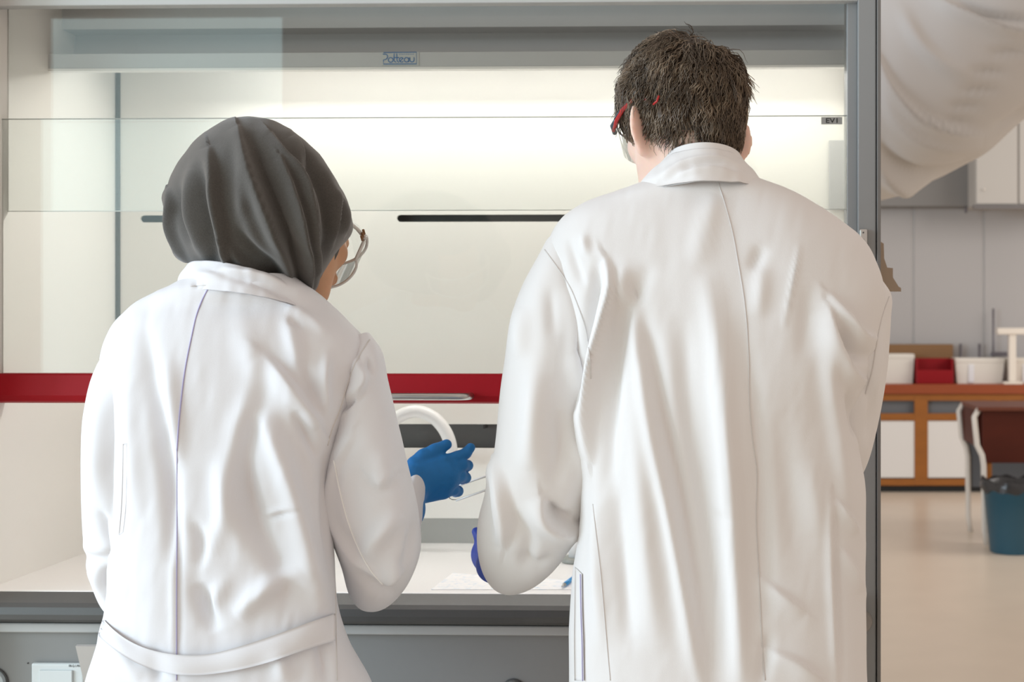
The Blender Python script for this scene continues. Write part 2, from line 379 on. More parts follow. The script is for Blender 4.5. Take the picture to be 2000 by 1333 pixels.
# interior walls
zc = hz(20, 2.95)
xb = hx(235, YB)
def slotpanel(name, x0, x1, z0, z1, y, slots, m, parent, th=0.006):
    """panel with rounded slots cut through it: vertical strips between slot ends"""
    bm = bmesh.new()
    ov = [bm.verts.new((x0, y, z0)), bm.verts.new((x1, y, z0)), bm.verts.new((x1, y, z1)), bm.verts.new((x0, y, z1))]
    edges = [bm.edges.new((ov[i], ov[(i+1) % 4])) for i in range(4)]
    for (a, b, c, r) in slots:
        pts = [(a+r*math.cos(t), c+r*math.sin(t)) for t in np.linspace(math.pi/2, 1.5*math.pi, 9)]+[(b+r*math.cos(t), c+r*math.sin(t)) for t in np.linspace(-math.pi/2, math.pi/2, 9)]
        vs = [bm.verts.new((p, y, q)) for p, q in pts]
        edges += [bm.edges.new((vs[i], vs[(i+1) % len(vs)])) for i in range(len(vs))]
    bmesh.ops.triangle_fill(bm, edges=edges, use_beauty=True)
    r = bmesh.ops.extrude_face_region(bm, geom=bm.faces[:])
    bmesh.ops.translate(bm, verts=[g for g in r['geom'] if isinstance(g, bmesh.types.BMVert)], vec=(0, th, 0))
    bmesh.ops.recalc_face_normals(bm, faces=bm.faces[:])
    return from_bm(name, bm, m, parent)
zs = hz(426.5, YB); rs = 0.0085
zbl, zbt = hz(829, YB), hz(60, YB)
s1 = (hx(281, YB), hx(600, YB)); s2 = (hx(782, YB), hx(1101, YB)); s3 = (hx(1283, YB), hx(1602, YB))
slotpanel('upper_baffle', xb, XR+.005, zbl, 2.3, YB, [(a, b, zs, rs) for a, b in (s1, s2, s3)], M_cream, hood)
box('lower_baffle', xb, XR+.005, YB-0.002, YB+0.006, hz(1013, YB), hz(876, YB), M_cream, hood, 0.001)
box('baffle_skirt', xb, XR+.005, YB+0.004, YB+0.012, ZW, hz(1013, YB), mat('skirt_grey', (0.42, 0.42, 0.40), 0.4, noise=0.06, nscale=8), hood)
box('back_wall', XL, XR+.005, YB+0.05, YB+0.06, ZW-.02, 2.5, M_slot, hood)
box('baffle_hook', hx(947, YB+.03)-.002, hx(947, YB+.03)+.002, YB+.02, YB+.05, hz(837, YB+.03), hz(829, YB+.03), M_dark, hood)
# left side wall (flared towards the front), with a dark gap beside the baffle
V = [(f1[0], f1[1]), (f0[0], f0[1]), (f0[0]-.025, f0[1]), (f1[0]-.025, f1[1])]
mesh('side_wall', [(x, y, z) for z in (ZW, 2.5) for x, y in V], [(0,1,2,3)[::-1], (4,5,6,7), (0,1,5,4), (1,2,6,5), (2,3,7,6), (3,0,4,7)], M_cream, hood)
box('side_wall', XR+.01, XR+.03, 2.66, YB+.05, ZW, 2.5, M_cream, hood)
box('corner_strip', hx(226.5, YB), xb-.0005, YB-0.003, YB+0.006, ZW, 2.3, M_dgrey, hood)
# header inside the hood: lip with the maker's plate, recess, upper fascia
YL = 2.82
box('header_lip', XL, XR+.005, YL, YL+0.02, hz(130, YL), hz(101, YL), M_lgrey, hood, 0.001)
box('lip_edge', XL, XR+.005, YL-0.001, YL+0.021, hz(135, YL), hz(130.3, YL), M_white, hood)
mesh('recess_panel', [(XL, YL+.02, hz(101, YL)), (XR+.005, YL+.02, hz(101, YL)), (XR+.005, YL+.10, hz(101, YL)-.01), (XL, YL+.10, hz(101, YL)-.01), (XR+.005, YL+.13, hz(40, YL+.13)), (XL, YL+.13, hz(40, YL+.13))],
     [(0,1,2,3), (3,2,4,5)], mat('recess_grey', (0.52, 0.525, 0.53), 0.45), hood)
box('upper_fascia', XL, XR+.005, YL+0.06, YL+0.16, hz(53, YL+.06), hz(-40, YL+.06), M_lgrey, hood)
box('sash_header', XL, XR, 2.60, 2.63, hz(6, 2.60), hz(-60, 2.60), M_lgrey, hood, 0.002)
# lamp tube of the hood, above and behind the header lip
lamp = box('hood_lamp', XL+.35, XR-.12, 2.97, 3.05, 2.05, 2.06, mat('hood_lamp_diffuser', (0.9, 0.9, 0.9), 0.5, emit=(1.0, 0.96, 0.90), estr=1.2), hood)
hl = area('hood_lamp_light', ((XL+XR)/2+.12, 3.01, 2.045), ((XL+XR)/2+.12, 2.2, 0.9), 1.4, 0.12, 11.5, (1.0, 0.965, 0.91)); hl.parent = hood
# sash: two panes, red bar, handle
sash = empty('sash', (0,0,0), 0, hood)
gx1 = hx(1660, YS)
box('glass_pane', XS, gx1, YS, YS+0.005, hz(735, YS), hz(229, YS), M_glass, sash)
box('glass_pane', XS, gx1, YS+0.02, YS+0.025, hz(411, YS+.02), hz(4, YS+.02), M_glass, sash)
box('pane_edge', XS, gx1, YS-0.0006, YS+0.0056, hz(229.6, YS), hz(228.4, YS), M_edged, sash)
box('pane_edge', XS, gx1, YS+0.0194, YS+0.0256, hz(411.6, YS+.02), hz(410.2, YS+.02), M_edge, sash)
zr0, zr1 = hz(790, YS-.03), hz(731, YS-.02)
prism('sash_bar', [(YS-.02, zr1), (YS-.024, zr1-.003), (YS-.03, zr0+.016), (YS-.024, zr0+.004), (YS-.012, zr0), (YS+.012, zr0), (YS+.012, zr1)], XS, gx1, M_red, sash)
zh = hz(775.5, YS-.06)
h0, h1 = hx(655, YS-.06), hx(912, YS-.06)
cr_ = lambda x, sg: [(x+sg*.02*(1-math.cos(t)), YS-.06+.02*(1-math.sin(t)), zh) for t in np.linspace(0, math.pi/2, 7)]
tube('sash_handle', [(h0, YS-.025, zh)]+cr_(h0, 1)+cr_(h1, -1)[::-1]+[(h1, YS-.025, zh)], .0072, M_steel, sash, 14)
# right post with sash channel
pz0, pz1 = 0.0, 2.62
box('sash_channel', hx(1655, 2.62), hx(1674, 2.62), 2.62, 2.72, ZW, pz1, M_grey, hood, 0.001)
box('post', hx(1675.5, 2.60), hx(1711, 2.60), 2.60, 2.80, pz0, pz1, M_grey, hood, 0.002)
box('post_edge', hx(1712.5, 2.60), hx(1720, 2.60), 2.595, 2.80, pz0, pz1, mat('post_edge_grey', (0.17, 0.165, 0.16), 0.4), hood, 0.0015)
box('post', XL-.05, XL-.002, 2.50, 2.80, 0, pz1, M_grey, hood, 0.002)
box('side_cladding', XL-.025, XL-.003, 2.80, 3.32, 0, 2.62, M_grey, hood)
box('side_cladding', hx(1680, 2.8), hx(1680, 2.8)+.02, 2.80, 3.32, 0, 2.62, M_grey, hood)
lp = box('lock_plate', hx(1678, 2.595), hx(1694, 2.595), 2.588, 2.60, hz(495, 2.595), hz(449, 2.595), M_steel, hood, 0.003)
for vv in (456, 470): tube('screw', [(hx(1686, 2.59), 2.5885, hz(vv, 2.588)), (hx(1686, 2.59), 2.5865, hz(vv, 2.588))], 0.0017, M_dark, lp, 10)
# half-round knob on the post low down
kx, kz = hx(1686, 2.59), hz(1212, 2.59)
bm = bmesh.new(); bmesh.ops.create_cone(bm, cap_ends=True, segments=32, radius1=.023, radius2=.019, depth=.016, matrix=Matrix.Translation((kx-.004, 2.591, kz))@Matrix.Rotation(math.pi/2, 4, 'X'))
from_bm('post_knob', bm, mat('knob_grey', (0.30, 0.28, 0.26), 0.4), hood)
# stickers and plates
def strokes(name, S, ox, oy, sc, d, rad, m, parent):
    obs = []
    for s in S:
        pts = [H(ox+x/sc, oy+y/sc, d) for x, y in s]
        obs.append(tube('st', pts, rad, m, None, 6))
    return join(name, obs, parent)
M_blue = mat('logo_blue', (0.012, 0.16, 0.42), 0.5)
pl = box('maker_plate', hx(746, YL-.002), hx(818, YL-.002), YL-.0022, YL, hz(127.5, YL), hz(101.5, YL), mat('plate_grey', (0.50, 0.52, 0.50), 0.4), hood)
circ = lambda cx, cy, r, a0=0, a1=360, n=22: [(cx+r*math.cos(math.radians(t)), cy+r*math.sin(math.radians(t))) for t in np.linspace(a0, a1, n)]
S = [[(415,325),(1335,315),(1335,640),(415,645),(415,525),(470,520),(510,490),(530,450),(525,405),(500,380),(460,370),(400,370)],
     circ(615, 530, 66), [(710,355),(710,540),(725,575),(765,592)], [(785,355),(790,540),(808,575),(845,592)], [(690,465),(850,465)],
     [(880,560),(950,490)]+circ(918, 528, 62, -40, -320), circ(1055, 526, 62), [(1118,465),(1118,592)],
     [(1152,460)]+circ(1210, 528, 58, 180, 0)+[(1268,460)]]
strokes('lettering', S, 720, 80, 14.286, YL-.0026, .0010, M_blue, pl)
S2 = [[(845+i*62, 372), (845+i*62+42, 372)] for i in range(7)]
strokes('small_lettering', S2, 720, 80, 14.286, YL-.0026, .0005, M_blue, pl)
ev = box('number_plate', hx(1604, YS-.001), hx(1645, YS-.001), YS-.0018, YS-.0003, hz(246, YS), hz(232, YS), mat('engraved_plate', (0.30, 0.295, 0.28), 0.5), hood, 0.0002)
t = textmesh('lettering', 'EV1', 0.0135, mat('ink_black', (0.01, 0.01, 0.01), 0.6), ev, 0.0002, 1.25)
t.rotation_euler = (math.pi/2, 0, 0); t.location = (hx(1625.5, YS-.0022), YS-.0021, hz(239.3, YS))
box('reflection_panel', hx(1620, YB-.02), XR+.05, YB-.015, YB-.002, hz(410, YB-.02), hz(276, YB-.02), mat('reflection_grey', (0.55, 0.55, 0.55), 0.5), hood, 0.001)  # grey box added to imitate a reflection on the sash glass
# switch on the apron, socket flap, round knobs
ya = 2.575
M_sw = mat('switch_plastic', (0.70, 0.75, 0.76), 0.3)
sw = box('switch_frame', hx(67, ya), hx(170, ya), ya-.012, ya, hz(1400, ya), hz(1299, ya), M_sw, hood, 0.004, 3)
box('rocker', hx(78, ya-.012), hx(143, ya-.012), ya-.0165, ya-.010, hz(1390, ya-.012), hz(1315, ya-.012), M_sw, sw, 0.0015)
t = textmesh('lettering', 'EB.Q.1.P01', 0.0058, mat('ink_grey', (0.08, 0.09, 0.10), 0.6), sw, 0.0001, 0.9)
t.rotation_euler = (math.pi/2, 0, 0); t.location = (hx(146, ya-.012), ya-.0123, hz(1307, ya-.012))
fl = prism('socket_flap', [(ya-.055, hz(1268, ya-.055)), (ya-.049, hz(1266, ya-.055)), (ya-.002, hz(1370, ya)), (ya-.008, hz(1370, ya))], hx(150, ya-.05), hx(200, ya-.05), mat('flap_plastic', (0.55, 0.53, 0.51), 0.4), hood)
def disc(name, u, v, r, m):
    bm = bmesh.new(); bmesh.ops.create_cone(bm, cap_ends=True, segments=40, radius1=r, radius2=r*.9, depth=.012, matrix=Matrix.Translation((hx(u, ya), ya-.006, hz(v, ya)))@Matrix.Rotation(math.pi/2, 4, 'X'))
    o = from_bm(name, bm, m, hood)
    th = np.linspace(0, 2*math.pi, 41)
    tube('gasket', [(hx(u, ya)+r*math.cos(q), ya-.003, hz(v, ya)+r*math.sin(q)) for q in th], .0022, M_dark, o, 6, False)
disc('service_knob', -12, 1340, 0.028, mat('knob_pale', (0.55, 0.62, 0.65), 0.35))
disc('service_knob', 1003, 1348, 0.021, mat('knob_grey2', (0.25, 0.25, 0.24), 0.35))
tube('screw', [(hx(55, ya), ya, hz(1302, ya)), (hx(55, ya), ya-.002, hz(1302, ya))], .0014, M_dark, hood, 8)

# ------------------------------------------------------------------ things on the worktop
def W(u, v, z=ZW):   # pixel -> world point on the worktop
    Y = (CZ-z)*F/(v-HV); return P(u, v, Y)
M_hose = mat('white_plastic_tube', (0.86, 0.86, 0.85), 0.3)
Yh = 3.06
hp = [P(u, v, Yh) for u, v in ((746, 888), (748, 862), (758, 836), (778, 815), (812, 804), (846, 816), (868, 840), (879, 866), (882, 886))]
for e in (0, -1):
    q_ = hp[e].copy(); q_[1] = YB-.027*q_[0]+.0015; q_[2] -= .022; m_ = (hp[e]+q_)/2; m_[2] -= .008
    hp = [q_, m_]+hp if e == 0 else hp+[m_, q_]
hose = tube('curved_tube', hp, .0145, M_hose, hood, 18, n=90); hose.rotation_euler = (0, 0, -PHI); hose['label'] = 'white plastic tube arching out of the lower baffle'
# bottle on a grey disc
p = W(1128, 1098); bt = tag(empty('stand_column', (p[0], p[1], ZW)), 'white column on a grey disc foot beside the man\'s elbow', 'stand')
lathe('foot', [(.034, 0), (.036, .003), (.036, .008), (.030, .012)], (0, 0, 0), mat('disc_grey', (0.30, 0.31, 0.28), 0.4), bt)
lathe('column', [(.020, .012), (.020, .10), (.019, .16), (.016, .17)], (0, 0, 0), M_hose, bt)
# paper with faint blue handwriting, pen
Q = [W(842, 1153), W(884, 1121), W(1150, 1137), W(1165, 1153)]
mp = bpy.data.materials.new('written_paper'); mp.use_nodes = True; nt = mp.node_tree; b = nt.nodes['Principled BSDF']; b.inputs['Roughness'].default_value = .8
tc = nt.nodes.new('ShaderNodeTexCoord'); mpn = nt.nodes.new('ShaderNodeMapping'); mpn.inputs['Scale'].default_value = (60, 190, 1); nz = nt.nodes.new('ShaderNodeTexNoise'); nz.inputs['Scale'].default_value = 1.0; nz.inputs['Detail'].default_value = 4
cr = nt.nodes.new('ShaderNodeValToRGB'); cr.color_ramp.elements[0].position = .56; cr.color_ramp.elements[0].color = (.92, .92, .92, 1); cr.color_ramp.elements[1].position = .66; cr.color_ramp.elements[1].color = (.55, .68, .82, 1)
nt.links.new(tc.outputs['Object'], mpn.inputs[0]); nt.links.new(mpn.outputs[0], nz.inputs['Vector']); nt.links.new(nz.outputs[0], cr.inputs[0]); nt.links.new(cr.outputs[0], b.inputs['Base Color'])
V = [q+np.array([0, 0, .0012]) for q in Q]+[q+np.array([0, 0, .0003]) for q in Q]
tag(mesh('paper_sheet', V, [(0,1,2,3), (7,6,5,4), (0,4,5,1), (1,5,6,2), (2,6,7,3), (3,7,4,0)], mp), 'white sheet with faint blue handwriting lying on the worktop', 'paper')
a, b_ = W(1097, 1153), W(1122, 1134); a[2] += .0065; b_[2] += .0065; d = (b_-a)/np.linalg.norm(b_-a)
pen = tag(empty('pen', tuple(a)), 'bright blue pen lying on the paper near the man\'s elbow', 'pen')
tube('barrel', [d*0.02, d*.13], .0042, mat('pen_blue', (0.05, 0.33, 0.72), .3), pen, 12)
tube('tip', [d*0.0, d*.02], [.001, .0042], M_steel, pen, 12)
tube('cap', [d*.13, d*.165], [.0048, .0044], mat('pen_cap', (0.03, 0.22, 0.55), .3), pen, 12)

# ------------------------------------------------------------------ lab behind, on the right
M_oak = mat('orange_wood', (0.30, 0.10, 0.012), .5, noise=.25, nscale=6, stretch=(1, 1, 8))
M_top = mat('red_brown_top', (0.29, 0.06, 0.016), .45, noise=.12, nscale=5, stretch=(1, 6, 6))
M_door = mat('white_door', (0.74, 0.72, 0.70), .45)
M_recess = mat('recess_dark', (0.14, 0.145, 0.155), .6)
M_black = mat('black_plinth', (0.012, 0.012, 0.012), .6)
BY = 11.05; bench = tag(empty('lab_bench', (P(1900, 900, BY)[0], BY, 0)), 'long lab bench with red-brown top, orange wood frame and white doors', 'bench')
ox = P(1900, 900, BY)[0]
bx = lambda u: P(u, 700, BY)[0]-ox
bz = lambda v: P(1800, v, BY)[2]
zT = bz(751)
box('benchtop', bx(1560), bx(2330), -.02, .52, bz(770), zT, M_top, bench, .004)
box('rail', bx(1560), bx(2330), 0, .03, bz(783), bz(771), M_oak, bench)
box('rail', bx(1560), bx(2330), 0, .03, bz(822), bz(808), M_oak, bench)
box('rail', bx(1560), bx(2330), 0, .03, bz(949), bz(936), M_oak, bench)
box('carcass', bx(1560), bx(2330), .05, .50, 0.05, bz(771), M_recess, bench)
box('plinth', bx(1560), bx(2330), .04, .06, 0, bz(949), M_black, bench)
for u in (1585, 1797, 2010, 2222): box('upright', bx(u-11), bx(u+15), -.004, .04, bz(949), bz(771), M_oak, bench, .003)
for a, b in ((1596, 1788), (1812, 2002), (2022, 2212)): box('door', bx(a), bx(b), .004, .03, bz(934), bz(823), M_door, bench, .004)
box('upright', bx(1945), bx(1954), 0, .03, bz(809), bz(783), M_oak, bench)
box('drawer_front', bx(1958), bx(2006), .01, .03, bz(807), bz(785), mat('drawer_grey', (.40, .38, .36), .5), bench, .002)
# on the bench
tz = zT
def wx(u, y): return P(u, 700, y)[0]
bb = tag(box('cardboard_box', wx(1690, 11.42), wx(1861, 11.42), 11.40, 11.55, tz, P(0, 673, 11.42)[2], mat('brown_card', (0.25, 0.135, 0.06), .8), None, .004), 'brown cardboard box lying behind the red box on the bench', 'box')
def tray(u0, u1, v1, y0, lab, colr=(0.72, 0.69, 0.63), dep=.20, rib=True):
    x0, x1 = wx(u0, y0), wx(u1, y0); z1 = P(0, v1, y0)[2]; t = tag(empty('storage_tray', ((x0+x1)/2, y0+dep/2, tz)), lab, 'tray', 'white trays on the far bench')
    wd = (x1-x0)/2; hh = z1-tz; M = mat('tray_plastic', colr, .4)
    bm = bmesh.new(); tp = 0.9
    def ring(s, z, dd): return [bm.verts.new((sx*wd*s, sy*dep/2*s*dd, z)) for sx, sy in ((-1,-1),(1,-1),(1,1),(-1,1))]
    rs_ = [ring(tp, 0, 1), ring(1, hh, 1), ring(.95, hh, 1), ring(tp-.05, .01, 1)]
    for a, b in zip(rs_, rs_[1:]):
        for i in range(4): bm.faces.new((a[i], a[(i+1) % 4], b[(i+1) % 4], b[i]))
    bm.faces.new(rs_[0][::-1]); bm.faces.new(rs_[3]); bmesh.ops.recalc_face_normals(bm, faces=bm.faces[:])
    from_bm('body', bm, M, t)
    box('rim', -wd*1.0, wd*1.0, -dep/2-.004, -dep/2+.012, hh-.035, hh, M, t, .004)
    if rib: box('label_strip', -wd*.45, -wd*.22, -dep/2-.004, -dep/2+.02, .01, hh*.75, mat('strip_white', (.78, .79, .82), .4), t, .002)
    return t
tray(1715, 1786, 692, 11.18, 'tall white plastic tray left of the red box on the bench', (0.76, 0.73, 0.67), rib=False)
tray(1865, 1962, 700, 11.18, 'wide white plastic tray right of the red box on the bench')
tray(1969, 2070, 700, 11.18, 'white plastic tray at the right edge beyond the white stand')
rb = tag(empty('red_box', ((wx(1790, 11.1)+wx(1863, 11.1))/2, 11.2, tz)), 'red open-fronted plastic box standing on the bench', 'box')
w2 = (wx(1863, 11.1)-wx(1790, 11.1))/2; hb = P(0, 701, 11.1)[2]-tz; M_rb = mat('red_plastic', (0.26, 0.003, 0.008), .5, spec=.25)
box('back', -w2, w2, .06, .09, 0, hb, M_rb, rb, .004); box('front', -w2, w2, -.10, -.085, 0, hb*.55, M_rb, rb, .006)
box('side', -w2, -w2+.015, -.08, .07, 0, hb, M_rb, rb, .003); box('side', w2-.015, w2, -.08, .07, 0, hb, M_rb, rb, .003); box('base', -w2, w2, -.09, .07, 0, .012, M_rb, rb)
# white sample stand in front of the bench-right
st = tag(empty('white_stand', (wx(1978, 11.06), 11.09, tz)), 'white T-shaped stand with flat top plate on the bench', 'stand')
M_st = mat('stand_white', (.80, .74, .66), .4); zz = P(0, 641, 11.0)[2]-tz
box('plate', -.13, .30, -.05, .05, zz-.055, zz, M_st, st, .01); box('column', -.03, .03, -.03, .03, .02, zz-.05, M_st, st, .008); box('foot', -.08, .08, -.06, .06, 0, .02, M_st, st, .006)
# dark retort rods on the bench behind
M_rod = mat('rod_dark', (.16, .15, .17), .4, .4)
for u, v1, lab in ((1940, 603, 'tall dark retort stand between the trays and white stand'), (1876, 672, 'short thin retort rod just right of the cardboard box'), (1913, 672, 'short thin retort rod behind the wide white tray')):
    x = wx(u, 11.5); r = tag(empty('retort_stand', (x, 11.5, tz)), lab, 'retort stand', 'retort stands on the far bench')
    box('base', -.03, .09 if v1 < 650 else .03, -.04, .04, 0, .02, M_rod, r, .004); tube('rod', [(0, 0, .02), (0, 0, P(0, v1, 11.45)[2]-tz)], .009 if v1 < 650 else .012, M_rod, r, 10)
    if v1 < 650: box('clamp', -.02, .12, -.02, .02, P(0, 697, 11.45)[2]-tz, P(0, 688, 11.45)[2]-tz, M_rod, r, .004)

# desk with white metal frame, seen from its left end
DY = 8.45; dx = lambda u, y=DY: P(u, 700, y)[0]; dz = lambda v, y=DY: P(0, v, y)[2]
M_maroon = mat('dark_red_brown_wood', (0.075, 0.012, 0.005), .5, spec=.25, noise=.2, nscale=3, stretch=(1, 1, 4))
M_frame = mat('white_metal', (.74, .70, .64), .35)
X0 = dx(1912); desk = tag(empty('desk', (X0, DY, 0)), 'dark red-brown desk with white metal legs beside the blue bin', 'desk')
box('desktop', -.012, 1.3, -.03, .62, dz(803), dz(795), mat('desk_top', (.13, .03, .012), .5), desk, .004)
box('front_panel', .02, 1.3, 0, .03, dz(905), dz(803), M_maroon, desk, .004)
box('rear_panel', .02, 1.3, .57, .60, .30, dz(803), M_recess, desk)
box('side_panel', -.003, .022, .03, .60, dz(875), dz(803), M_maroon, desk)
for y in (0.0, .56):
    l = tube('leg', [(.0, y, dz(800)), (-.03, y, dz(815)), (-.012, y, dz(870)), (.02, y, dz(890)), (.03, y, dz(910)), (.035, y, .10), (.05, y, .0)], .018, M_frame, desk, 10)
box('wood_leg', .045, .085, .01, .05, .10, dz(905), M_oak, desk, .004); box('black_foot', .05, .085, .01, .05, 0, .10, M_black, desk, .004)
for y in (0.0, .56): tube('leg', [(1.25, y, dz(800)), (1.25, y, 0)], .018, M_frame, desk, 10)
# bin with black liner
q = P(1990, 1078, 8.05); bn = tag(empty('waste_bin', (q[0], 8.22, 0)), 'teal blue plastic waste bin with black liner under the desk edge', 'bin')
hb = P(0, 950, 8.05)[2]
lathe('bucket', [(.135, 0), (.14, .005), (.185, hb), (.19, hb), (.19, hb-.01), (.183, hb-.012), (.136, .012)], (0, 0, 0), mat('teal_plastic', (.022, .10, .16), .35), bn, 32)
th = np.linspace(0, 2*math.pi, 48, endpoint=False); G = np.zeros((6, 48, 3))
for i, (r, z) in enumerate(((.17, hb-.06), (.18, hb), (.193, hb+.02), (.199, hb+.006), (.198, hb-.025), (.197, hb-.045))):
    wob = .006*np.sin(th*7+i)+.006*np.sin(th*11+2*i); G[i] = np.stack([(r+wob*.4)*np.cos(th), (r+wob*.4)*np.sin(th), z+wob*1.5], -1)
grid_obj('bin_liner', G, mat('black_film', (.03, .03, .032), .25), bn)

# big white fabric duct near the ceiling
DYY = 5.2; ax = [(1380, 190), (1560, 192), (1650, 190), (1735, 174), (1800, 134), (1856, 84), (1950, -8), (2110, -170), (2250, -310)]
pth = smoothpath([P(u, v, DYY) for u, v in ax], 260); R0 = 207*DYY/F
T = np.gradient(pth, axis=0); T /= np.linalg.norm(T, axis=1)[:, None]; th = np.linspace(0, 2*math.pi, 120, endpoint=False); G = np.zeros((260, 120, 3))
s = np.r_[0, np.cumsum(np.linalg.norm(np.diff(pth, axis=0), axis=1))]
for i in range(260):
    a = np.array([0, 1.0, 0]); b = np.cross(T[i], a); b /= np.linalg.norm(b)
    r = R0*(1+.012*np.sin(s[i]*11+1.5*np.sin(th*1.0+.5))*np.sin(s[i]*3.1+th)+.006*np.sin(s[i]*27+2.5*np.sin(th*3+1)))
    G[i] = pth[i]+r[:, None]*(np.cos(th)[:, None]*b+np.sin(th)[:, None]*a)
DF = [([(1712, 100), (1724, 134), (1749, 181), (1795, 227), (1854, 252), (1920, 262)], 16, 12, 'e'), ([(1712, 270), (1730, 300), (1755, 325), (1795, 345), (1854, 342), (1900, 320)], -24, 16), ([(1715, 335), (1745, 362), (1785, 378), (1830, 372)], 14, 11), ([(1720, 180), (1745, 232), (1790, 272), (1850, 290), (1920, 285)], 10, 14),
      ([(1830, -5), (1850, 8), (1896, 29), (1960, 50), (2020, 60)], 16, 9, 'e'), ([(1870, 2), (1920, 26), (1970, 36), (2020, 40)], -13, 8), ([(1760, 20), (1800, 90), (1850, 130), (1900, 150)], 10, 16),
      ([(1930, 104), (1965, 100), (2010, 102)], -6, 8), ([(1890, 142), (1925, 138), (1970, 140)], -6, 8), ([(1872, 177), (1910, 174), (1955, 175)], -6, 8), ([(1848, 207), (1885, 206), (1925, 206)], -6, 8), ([(1842, 234), (1870, 236), (1900, 236)], -5, 7), ([(1940, 250), (1975, 232), (2010, 205)], -7, 8)]
G = folds(G, DF)
tag(grid_obj('ventilation_duct', G, mat('duct_fabric', (.63, .625, .62), .75, bump=.1, bscale=25), cap_start=True, cap_end=True), 'huge white fabric ventilation duct hanging at the upper right', 'duct')
# wall cupboard and beam behind the duct
cb = tag(empty('wall_cupboard', (wx(1960, 11.0), 11.0, P(0, 400, 11)[2])), 'beige wall cupboard below the big duct at the right edge', 'cupboard')
M_cup = mat('cupboard_beige', (.50, .48, .45), .5); ch = P(0, 190, 11)[2]-P(0, 400, 11)[2]
cw = wx(1906, 11)-wx(1960, 11)
box('body', cw, .75, .02, .585, 0, ch, M_cup, cb, .003); box('door', cw+.005, cw+.345, 0, .02, .005, ch-.005, M_cup, cb, .004); box('door', cw+.36, .74, 0, .02, .005, ch-.005, M_cup, cb, .004)
lathe('knob', [(.012, -.004), (.014, 0), (.010, .008)], (wx(1921, 11)-wx(1960, 11), -.012, P(0, 371, 11)[2]-P(0, 400, 11)[2]), M_frame, cb, 12)
box('bottom_rail', cw-.02, .75, -.01, .04, -.035, -.002, mat('rail_dark', (.16, .15, .15), .5), cb)
bm_ = tag(box('wall_beam', wx(1500, 11.4), wx(1903, 11.4), 11.36, 11.585, P(0, 404, 11.4)[2], P(0, 200, 11.4)[2], mat('beam_grey', (.21, .205, .20), .6), None, .004), 'dark grey service beam on the far wall behind the duct', 'beam')
tube('hook', [(wx(1887, 11.35), 11.36, P(0, 404, 11.35)[2]), (wx(1887, 11.35), 11.355, P(0, 416, 11.35)[2])], .012, M_rod, bm_, 8)
# scrap of brown paper stuck to the side of the hood's post
ol = [(1716, 470), (1726, 476), (1727, 505), (1733, 523), (1744, 524), (1744, 542), (1755, 560), (1760, 563), (1760, 570), (1740, 570), (1716, 566)]
V = [P(u, v, 2.72) for u, v in ol]+[P(u, v, 2.7225) for u, v in ol]; n = len(ol)
tag(mesh('paper_scrap', V, [list(range(n)), list(range(n, 2*n))[::-1]]+[[i, (i+1) % n, n+(i+1) % n, n+i] for i in range(n)], mat('brown_paper', (.42, .33, .25), .8)), 'torn scrap of beige paper sticking out behind the hood post', 'paper')
#@@PEOPLE
# ================================================================== people
def rot(yaw, pitch, roll=0):
    return np.array((Matrix.Rotation(math.radians(yaw), 3, 'Z')@Matrix.Rotation(math.radians(pitch), 3, 'X')@Matrix.Rotation(math.radians(roll), 3, 'Y')))
def head_sdf(f, c, R, s, ears=True, earw=1.0):
    L = lambda *p: c+s*(R@np.array(p, float))
    E = lambda p, r, k=.012, sub=False, RR=None: f.ell(L(*p), np.array(r)*s, R if RR is None else R@RR, k*s, sub)
    C = lambda a, b, ra, rb, k=.012, sub=False: f.cone(L(*a), L(*b), ra*s, rb*s, k*s, sub)
    E((0, -.012, .035), (.075, .095, .082)); E((0, .026, -.03), (.060, .064, .082), .03)
    for x in (-1, 1):
        C((x*.052, -.002, -.045), (x*.018, .066, -.098), .022, .018, .03); E((x*.042, .056, -.022), (.022, .02, .02), .02)
        C((x*.044, .070, .016), (x*.008, .086, .014), .009, .009, .012)
        E((x*.032, .098, -.002), (.016, .012, .009), .010, True); E((x*.032, .073, -.002), (.0135, .0135, .0125), .003)
        if ears:
            RR = np.array(Matrix.Rotation(math.radians(x*38*earw), 3, 'Z'))
            E((x*.083, -.022, -.028), (.0075, .023, .039), .006, False, RR); E((x*.079, -.014, -.056), (.007, .012, .016), .008, False, RR)
            E((x*.090, -.006, -.022), (.009, .013, .024), .005, True, RR)
    E((0, .078, -.1), (.020, .016, .016), .018); C((0, .088, .008), (0, .108, -.030), .008, .0125, .012)
    for x in (-1, 1): E((x*.011, .100, -.034), (.0085, .010, .008), .008)
    E((0, .089, -.062), (.021, .011, .0058), .006); E((0, .087, -.073), (.018, .011, .0068), .006); C((-.02, .098, -.0675), (.02, .098, -.0675), .0012, .0012, .003, True)
    return L
def arm_sdf(f, pts, r):
    for i in range(len(pts)-1): f.cone(pts[i], pts[i+1], r[i], r[i+1], .02)
